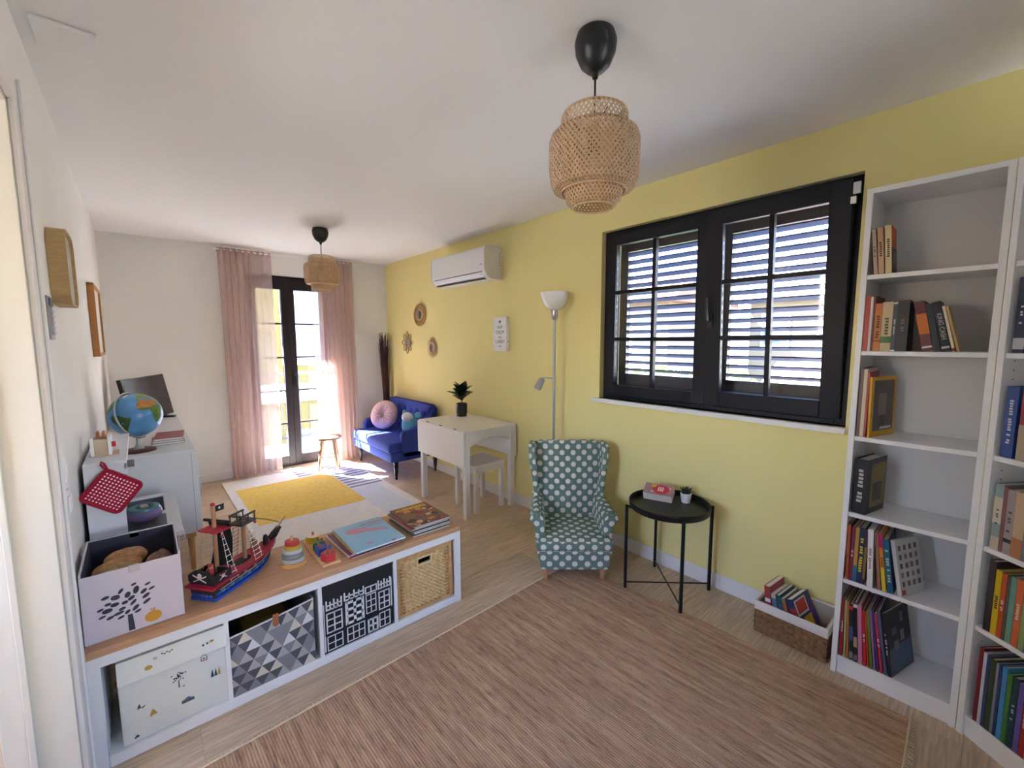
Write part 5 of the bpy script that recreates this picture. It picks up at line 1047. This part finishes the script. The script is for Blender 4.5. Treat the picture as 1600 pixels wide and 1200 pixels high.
for k_ in range(20):
    a = k_ * 2.4; el = math.radians(22 + 60 * k_ / 19); L_ = .05 - .008 * k_ / 19; d_ = Vector((math.cos(a) * math.cos(el), math.sin(a) * math.cos(el), math.sin(el))); b0 = Vector((0, 0, .05))
    MB().tube([b0 + d_ * .004, b0 + d_ * L_ * .45 + Vector((0, 0, .002)), b0 + d_ * L_ + Vector((0, 0, .006))], [.005, .006, .0008], 6).build('leaf', SUC, su, 60)

# ================================================================== FLOOR BASKET WITH BOOKS
bs = thing('floor_basket', 'low woven water hyacinth basket with white fabric rim on the floor', 'basket', (2.482, .422, 0)); BX, BL_, BH = .225, .302, .165
HY = M('hyacinth weave', '8C6644', .8, var=.4, vs=55); LIN = M('white linen rim', 'E2DEDA', .9); INN = M('linen lining', 'B5AA98', .9)
def wpanel(P0, U, V_, N, nu, nv, amp):
    m = MB(); 
    def P(a, b):
        i_, j_ = a * nu, b * nv; s_ = math.sin(PI * i_ + (PI / 2 if int(j_ - 1e-6) % 2 else 0)); return P0 + U * a + V_ * b + N * (amp * (.55 * abs(math.sin(PI * j_)) ** .6 + .45 * s_ * abs(math.sin(PI * j_))))
    return m.grid(P, nu * 5, nv * 5)
o = wpanel(Vector((.006, 0, .0)), Vector((0, BL_, 0)), Vector((0, 0, .125)), Vector((-1, 0, 0)), 13, 9, .008); o.build('woven_side', HY, bs, 80)
o = wpanel(Vector((.006, BL_, .0)), Vector((BX - .012, 0, 0)), Vector((0, 0, .125)), Vector((0, 1, 0)), 10, 9, .006); o.build('woven_side', HY, bs, 80)
o = wpanel(Vector((.006, 0, .0)), Vector((BX - .012, 0, 0)), Vector((0, 0, .125)), Vector((0, -1, 0)), 10, 9, .006); o.build('woven_side', HY, bs, 80)
o = MB(); o.box(.006, .012, 0.006, BL_ - .006, 0, .16); o.box(BX - .012, BX - .006, .006, BL_ - .006, 0, .165); o.box(.012, BX - .012, .006, .012, 0, .16); o.box(.012, BX - .012, BL_ - .012, BL_ - .006, 0, .16); o.box(.012, BX - .012, .012, BL_ - .012, 0, .006); o.build('lining', INN, bs)
o = MB(); o.box(-.004, .0055, -.003, BL_ + .003, .122, .165); o.box(BX - .0055, BX + .004, -.003, BL_ + .003, .122, .172); o.box(.0055, BX - .0055, -.003, .0055, .122, .165); o.box(.0055, BX - .0055, BL_ - .0055, BL_ + .003, .122, .165); o.build('fabric_rim', LIN, bs, bevel=.003)
# books stand with spines towards the wall side, leaning along the basket
FB = lambda lx, ly: (2.505 + ly, .422 + BL_ - .018 - lx)
book_row('board_book', 'books in the floor basket', FB, R1, .0085, [
    dict(t=.026, d=.16, h=.232, c='A83C46', gap=.03, lean=-6, yaw=-6, pg=PAPERW, label='red board book at the left end of the floor basket', band=[(.66, .74, 'E8E4E0')]),
    dict(t=.020, d=.16, h=.205, c='C8BBA4', lean=-12, yaw=-6, pg=PAPERW, label='cream book with blue patches second in the floor basket', band=[(.7, .9, '5a7a9a')]),
    dict(t=.020, d=.16, h=.210, c='1F5560', lean=-15, yaw=-6, pg=PAPERW, label='teal book in the middle of the floor basket', band=[(.7, .8, '3a6aa0')]),
    dict(t=.016, d=.16, h=.205, c='8a7a66', lean=-17, yaw=-6, pg=PAPERW, label='grey brown book in the floor basket beside the teal one', band=[(.75, .9, 'B06030')]),
    dict(t=.030, d=.165, h=.215, c='2C3468', lean=-24, yaw=-8, pg=PAPERW, label='blue and red board book with yellow figure leaning at the right of the floor basket', band=[(.3, .8, 'B02C3A')], mk=[(.05, .7, .62, .95, 'D8D0D4'), (.1, .65, .66, .92, 'C0392E'), (.3, .75, .2, .56, 'E0B030'), (.78, .98, .35, .8, '6A3A8A'), (.02, .2, .3, .55, 'B02C3A')])])

# ================================================================== SIDEBOARD CORNER
SW = M('sideboard white', 'E6E7EA', .4)
sd = thing('sideboard', 'white metal sideboard on wooden legs along the left wall', 'sideboard', (.004, 3.30, 0)); sw_, sl_ = .438, 1.72
b = MB(); b.box(0, sw_, 0, sl_, .26, .775); b.build('cabinet_body', SW, sd, bevel=.002); MB().box(0, sw_ + .004, -.004, sl_ + .004, .775, .797).build('top', SW, sd, bevel=.002)
MB().box(sw_ - .0175, sw_ - .0155, -.0008, .0, .27, .77).build('seam', M('shadow gap', '9aa0a8', .6), sd)
for i in range(3):
    y0 = .01 + i * (sl_ - .02) / 3; o = MB().box(sw_, sw_ + .016, y0 + .002, y0 + (sl_ - .02) / 3 - .002, .268, .768).build('door', SW, sd, bevel=.002); MB().box(sw_ + .016, sw_ + .026, y0 + .03, y0 + .042, .48, .60).build('handle', STEEL, o, bevel=.002)
LGT = M('sideboard leg wood', 'C79B68', .5, var=.1, vs=14)
MB().box(.02, sw_ - .02, .02, .05, .225, .26).build('leg_rail', LGT, sd); MB().box(.02, sw_ - .02, sl_ - .05, sl_ - .02, .225, .26).build('leg_rail', LGT, sd); MB().box(.02, .05, .05, sl_ - .05, .225, .26).build('leg_rail', LGT, sd); MB().box(sw_ - .05, sw_ - .02, .05, sl_ - .05, .225, .26).build('leg_rail', LGT, sd)
for x, y in ((.045, .05), (sw_ - .045, .05), (.045, sl_ - .05), (sw_ - .045, sl_ - .05)): MB().cyl((x, y, 0), (x, y, .225), .013, .02, 12).build('leg', LGT, sd, 50)
# television
az = math.radians(25); tv = thing('television', 'black flat screen television angled in the corner on the sideboard', 'television', (.285, 4.71, .797), -az + PI / 2)
# local x runs along the screen towards the near end, screen faces local -y ... built with lean
q = T((0, 0, .02), math.radians(-10)); TVB = M('tv black plastic', '1c191a', .35)
m = MB(); m.box(-.325, .325, -.012, .018, 0, .365); m.v = [tuple(q @ Vector(p)) for p in m.v]; m.build('casing', TVB, tv, bevel=.003)
m = MB(); m.box(-.31, .31, -.0135, -.012, .02, .352); m.v = [tuple(q @ Vector(p)) for p in m.v]; m.build('screen', M('tv dark screen', '252022', .22), tv)
m = MB(); 
for x in (-.2, .2): m.box(x - .02, x + .02, -.07, .07, 0, .012); m.box(x - .012, x + .012, -.006, .012, .012, .05)
m.build('stand_foot', BLK, tv)
# globe
gl = thing('globe', 'blue desk globe with continents on a wooden base atop the sideboard', 'globe', (.183, 3.47, .797)); GR = .131; GC = Vector((0, 0, .225))
MB().lathe([(0, 0), (.085, 0), (.085, .006), (.078, .012), (.02, .016), (0, .016)], 36).build('base', M('dark red wood', '5a2420', .4), gl, 40)
MB().lathe([(.03, .012), (.018, .03), (.011, .05), (.010, .085)], 18).build('stem', SILV, gl, 60)
OCE = M('globe ocean', '5E9AD0', .3, var=.18, vs=14); globe = MB().ball(GC, GR, 48, 28).build('sphere', OCE, gl, 80)
# axis frame: longitude 0 roughly towards the camera side
tilt = T((0, 0, 0), math.radians(8), math.radians(-14), math.radians(-66))
def sph(lon, lat, r=GR + .0008):
    a, b = math.radians(lon), math.radians(lat); return tilt @ (Vector((math.cos(b) * math.cos(a), math.cos(b) * math.sin(a), math.sin(b))) * r) + GC
def land(poly, mat):
    # fan-filled patch following the sphere
    bm = bmesh.new(); vs = [bm.verts.new((p[0], p[1], 0)) for p in poly]; f = bm.faces.new(vs); bmesh.ops.triangulate(bm, faces=[f]); 
    for _ in range(2): bmesh.ops.subdivide_edges(bm, edges=bm.edges[:], cuts=1)
    bmesh.ops.triangulate(bm, faces=bm.faces[:])
    bm.verts.index_update(); m = MB().add([sph(v_.co.x, v_.co.y) for v_ in bm.verts], [tuple(v_.index for v_ in f.verts) for f in bm.faces]); bm.free(); return m.build('continent', mat, globe, 80)
G1 = M('globe green', '5E7F3A', .4, var=.3, vs=40); G2 = M('globe sand', 'C08A48', .4, var=.2, vs=40); G3 = M('globe pale green', '9AA45A', .4, var=.25, vs=40); G4 = M('globe dark green', '3F5F30', .4, var=.3, vs=40)
land([(-17, 15), (-16, 22), (-10, 30), (-5, 35), (10, 37), (20, 32), (32, 31), (35, 24), (38, 17), (36, 13), (10, 10), (-8, 11)], G2)
land([(-17, 15), (-8, 11), (10, 10), (36, 13), (43, 11), (51, 11), (42, 0), (40, -10), (35, -22), (27, -34), (18, -34), (12, -18), (9, 0), (7, 4), (-6, 5), (-13, 8)], G1)
land([(-9, 37), (-9, 43), (-1, 44), (-4, 48), (3, 51), (8, 54), (10, 60), (5, 62), (15, 70), (28, 71), (50, 68), (60, 60), (50, 45), (40, 42), (28, 41), (22, 37), (18, 40), (12, 44), (4, 43), (0, 38)], G3)
land([(-80, 8), (-72, 12), (-60, 9), (-50, 1), (-35, -6), (-39, -15), (-48, -27), (-58, -36), (-65, -45), (-72, -52), (-74, -40), (-71, -18), (-80, -4)], G4)
land([(-125, 48), (-122, 36), (-110, 24), (-97, 18), (-90, 20), (-97, 27), (-83, 29), (-80, 25), (-76, 36), (-66, 45), (-56, 52), (-65, 60), (-80, 63), (-95, 68), (-125, 70)], G1)
land([(-50, 61), (-42, 60), (-22, 70), (-20, 80), (-40, 83), (-58, 76)], M('globe ice', 'DDE3E6', .4))
land([(36, 31), (50, 45), (60, 60), (90, 70), (120, 68), (120, 40), (105, 15), (90, 22), (80, 10), (70, 22), (58, 24), (45, 13)], G3)
mer = MB()
cpr = [GC + tilt @ Vector((math.cos(t) * (GR + .011) * math.cos(math.radians(-62)), math.cos(t) * (GR + .011) * math.sin(math.radians(-62)), math.sin(t) * (GR + .011))) for t in [math.radians(-95 + 190 * i / 28) for i in range(29)]]
mer.tube(cpr, .006, 8); mer.build('meridian_arm', SILV, gl, 60)
foot = MB(); foot.tube([(0, 0, .08), cpr[0] * .5 + Vector((0, 0, .04)), cpr[0]], .006, 8); foot.build('arm_joint', SILV, gl, 60)
# books on sideboard
sbk = [('2e2426', .20, .27, .014, (.245, 3.56), .12, 'black covered album at the bottom of the sideboard stack'), ('C9C2C0', .19, .26, .012, (.25, 3.565), .10, 'pale grey book in the middle of the sideboard stack'), ('8E2434', .18, .26, .016, (.255, 3.57), .06, 'dark red book on top of the sideboard stack beside the globe')]; z = .7974
for c, w_, d_, th, (x, y), a, lb in sbk: flat('album', lb, 'book', (x, y, z), a - .15, w_ * .85, d_, th, c, 'books stacked on the sideboard'); z += th + .0005

# ================================================================== PLAY KITCHEN
pk = thing('play_kitchen', "white wooden children's play kitchen with sink and hob by the left wall", 'play kitchen', (.016, 2.425, 0)); PKW = M('kitchen white', 'E3E5EC', .45); PKB = M('kitchen birch', 'CDB79C', .5, var=.08, vs=14)
kw, kl = .30, .70
MB().prism([(0, 0), (kw - .012, 0), (kw - .012, .58), (.118, .58), (.118, .955), (0, .955)], 'y', 0, .014).build('side_panel', PKW, pk, bevel=.001); MB().prism([(0, 0), (kw - .012, 0), (kw - .012, .58), (.118, .58), (.118, .955), (0, .955)], 'y', kl - .014, kl).build('side_panel', PKW, pk, bevel=.001)
MB().box(0, .008, .014, kl - .014, .05, .955).build('back_panel', PKW, pk)
c = MB(); c.box(0, .10, 0, kl, .585, .603); c.box(.255, kw + .006, 0, kl, .585, .603); c.box(.10, .255, 0, .06, .585, .603); c.box(.10, .255, .32, .37, .585, .603); c.box(.10, .255, .64, kl, .585, .603); c.build('counter', PKW, pk, bevel=.002)
s_ = MB(); s_.box(.10, .255, .37, .64, .50, .503); s_.box(.10, .103, .37, .64, .503, .601); s_.box(.252, .255, .37, .64, .503, .601); s_.box(.103, .252, .37, .373, .503, .601); s_.box(.103, .252, .637, .64, .503, .601); s_.build('sink_basin', M('sink grey', '7d8186', .4), pk)
MB().box(.10, .255, .06, .32, .592, .6015).build('hob_plate', M('hob dark grey', '4a4c52', .35), pk)
f = MB(); f.box(.265, .28, .014, .05, .05, .58); f.box(.265, .28, kl - .05, kl - .014, .05, .58); f.box(.27, .284, .0, .014, 0, .58); f.build('front_post', PKB, pk)
for i in range(2):
    y0 = .055 + i * .30; o = MB().box(.27, .284, y0, y0 + .285, .08, .56).build('door', PKW, pk, bevel=.001); h_ = MB(); h_.tube([(.284, y0 + .06, .52), (.312, y0 + .07, .52), (.312, y0 + .2, .52), (.284, y0 + .21, .52)], .006, 8); h_.build('handle', SILV, o, 60)
MB().box(0, .135, -.004, kl + .004, .955, .970).build('upper_shelf', PKW, pk, bevel=.002); MB().box(0, .118, .014, kl - .014, .74, .752).build('inner_shelf', PKW, pk)
rl_ = MB(); rl_.cyl((.128, .02, .93), (.128, kl - .02, .93), .005, n=8); rl_.build('rail', SILV, pk, 50)
tp = MB(); tp.tube([(.06, .50, .60), (.06, .50, .72), (.08, .50, .745), (.12, .50, .735), (.125, .50, .715)], .007, 8); tp.build('tap', SILV, pk, 60)
hk = MB(); hk.tube([(.07, -.0, .925), (.07, -.018, .925), (.07, -.02, .935)], .003, 6); hk.build('hook', LAC, pk, 60)
kn = MB(); kn.cyl((.135, .03, .945), (.158, .03, .945), .016, n=16); kn.build('timer_knob', M('grey knob', '77797d', .4), pk, 50)
# pot holder
ph_ = thing('pot_holder', 'red quilted pot holder with white dots hanging on the play kitchen side', 'pot holder', (.098, 2.403, .848), 0, None, (0, math.radians(-52), 0))
RD = dots_mat('red dotted cotton', 'B3173A', 'EFE3E6', .0125, .27, 0)
def padz(a, b, s_): x, z = -.068 + .136 * a, -.068 + .136 * b; return (x, s_ * (.001 + .006 * (math.sin(PI * a) * math.sin(PI * b)) ** .4), z)
m = MB(); m.grid(lambda a, b: padz(a, b, -1), 14, 14); m.grid(lambda a, b: padz(a, b, 1), 14, 14); m.build('pad', RD, ph_, 70)
m = MB(); rr = rrect(.142, .142, .018, 5, -.071, -.071); m.tube([(p[0], 0, p[1]) for p in rr + rr[:1]], .006, 8); m.build('binding', M('red binding', 'A3122F', .85), ph_, 60)
m = MB(); m.tube([(.066, 0, .068), (.078, -.003, .095), (.088, 0, .100), (.086, .002, .088), (.072, 0, .066)], .004, 6); m.build('loop', M('red binding', 'A3122F'), ph_, 60)
# toy pot
tpn = thing('toy_pan', 'round toy pan with teal lid and purple side on the play kitchen hob', 'toy pan', (.188, 2.69, .6125))
MB().lathe([(0, 0), (.055, 0), (.067, .012), (.070, .03), (.066, .048), (.06, .052), (0, .052)], 32).build('pan', M('purple enamel', '7C6C96', .2), tpn, 50); MB().lathe([(.062, .050), (.060, .060), (.040, .064), (.026, .060), (.024, .056), (0, .056)], 32).build('lid', M('teal enamel', '4E8088', .22), tpn, 50); MB().lathe([(0, .056), (.018, .057), (.016, .066), (0, .068)], 18).build('knob', M('beige knob', 'B39E88', .4), tpn, 50)
# toy toaster on the upper shelf
tt = thing('toy_toaster', 'white and birch toy toaster with toast slices and red knob on the upper shelf', 'toy', (.034, 2.56, .9705))
MB().box(0, .012, 0, .09, 0, .085).build('end_panel', LAC, tt, bevel=.002); MB().box(.056, .068, 0, .09, 0, .085).build('end_panel', LAC, tt, bevel=.002); MB().box(.012, .056, .005, .085, 0, .075).build('middle_block', PKB, tt, bevel=.002)
for x in (.02, .04): MB().rbox(x, x + .01, .02, .07, .06, .105, .004, 2).build('toast', M('toast brown', 'A8683C', .7), tt)
MB().cyl((.068, .03, .045), (.082, .03, .045), .012, n=14).build('knob', M('red knob', 'C8283A', .4), tt, 50)
MB().box(-.006, .09, -.008, .10, 0, .004).build('tray', PKB, tt)
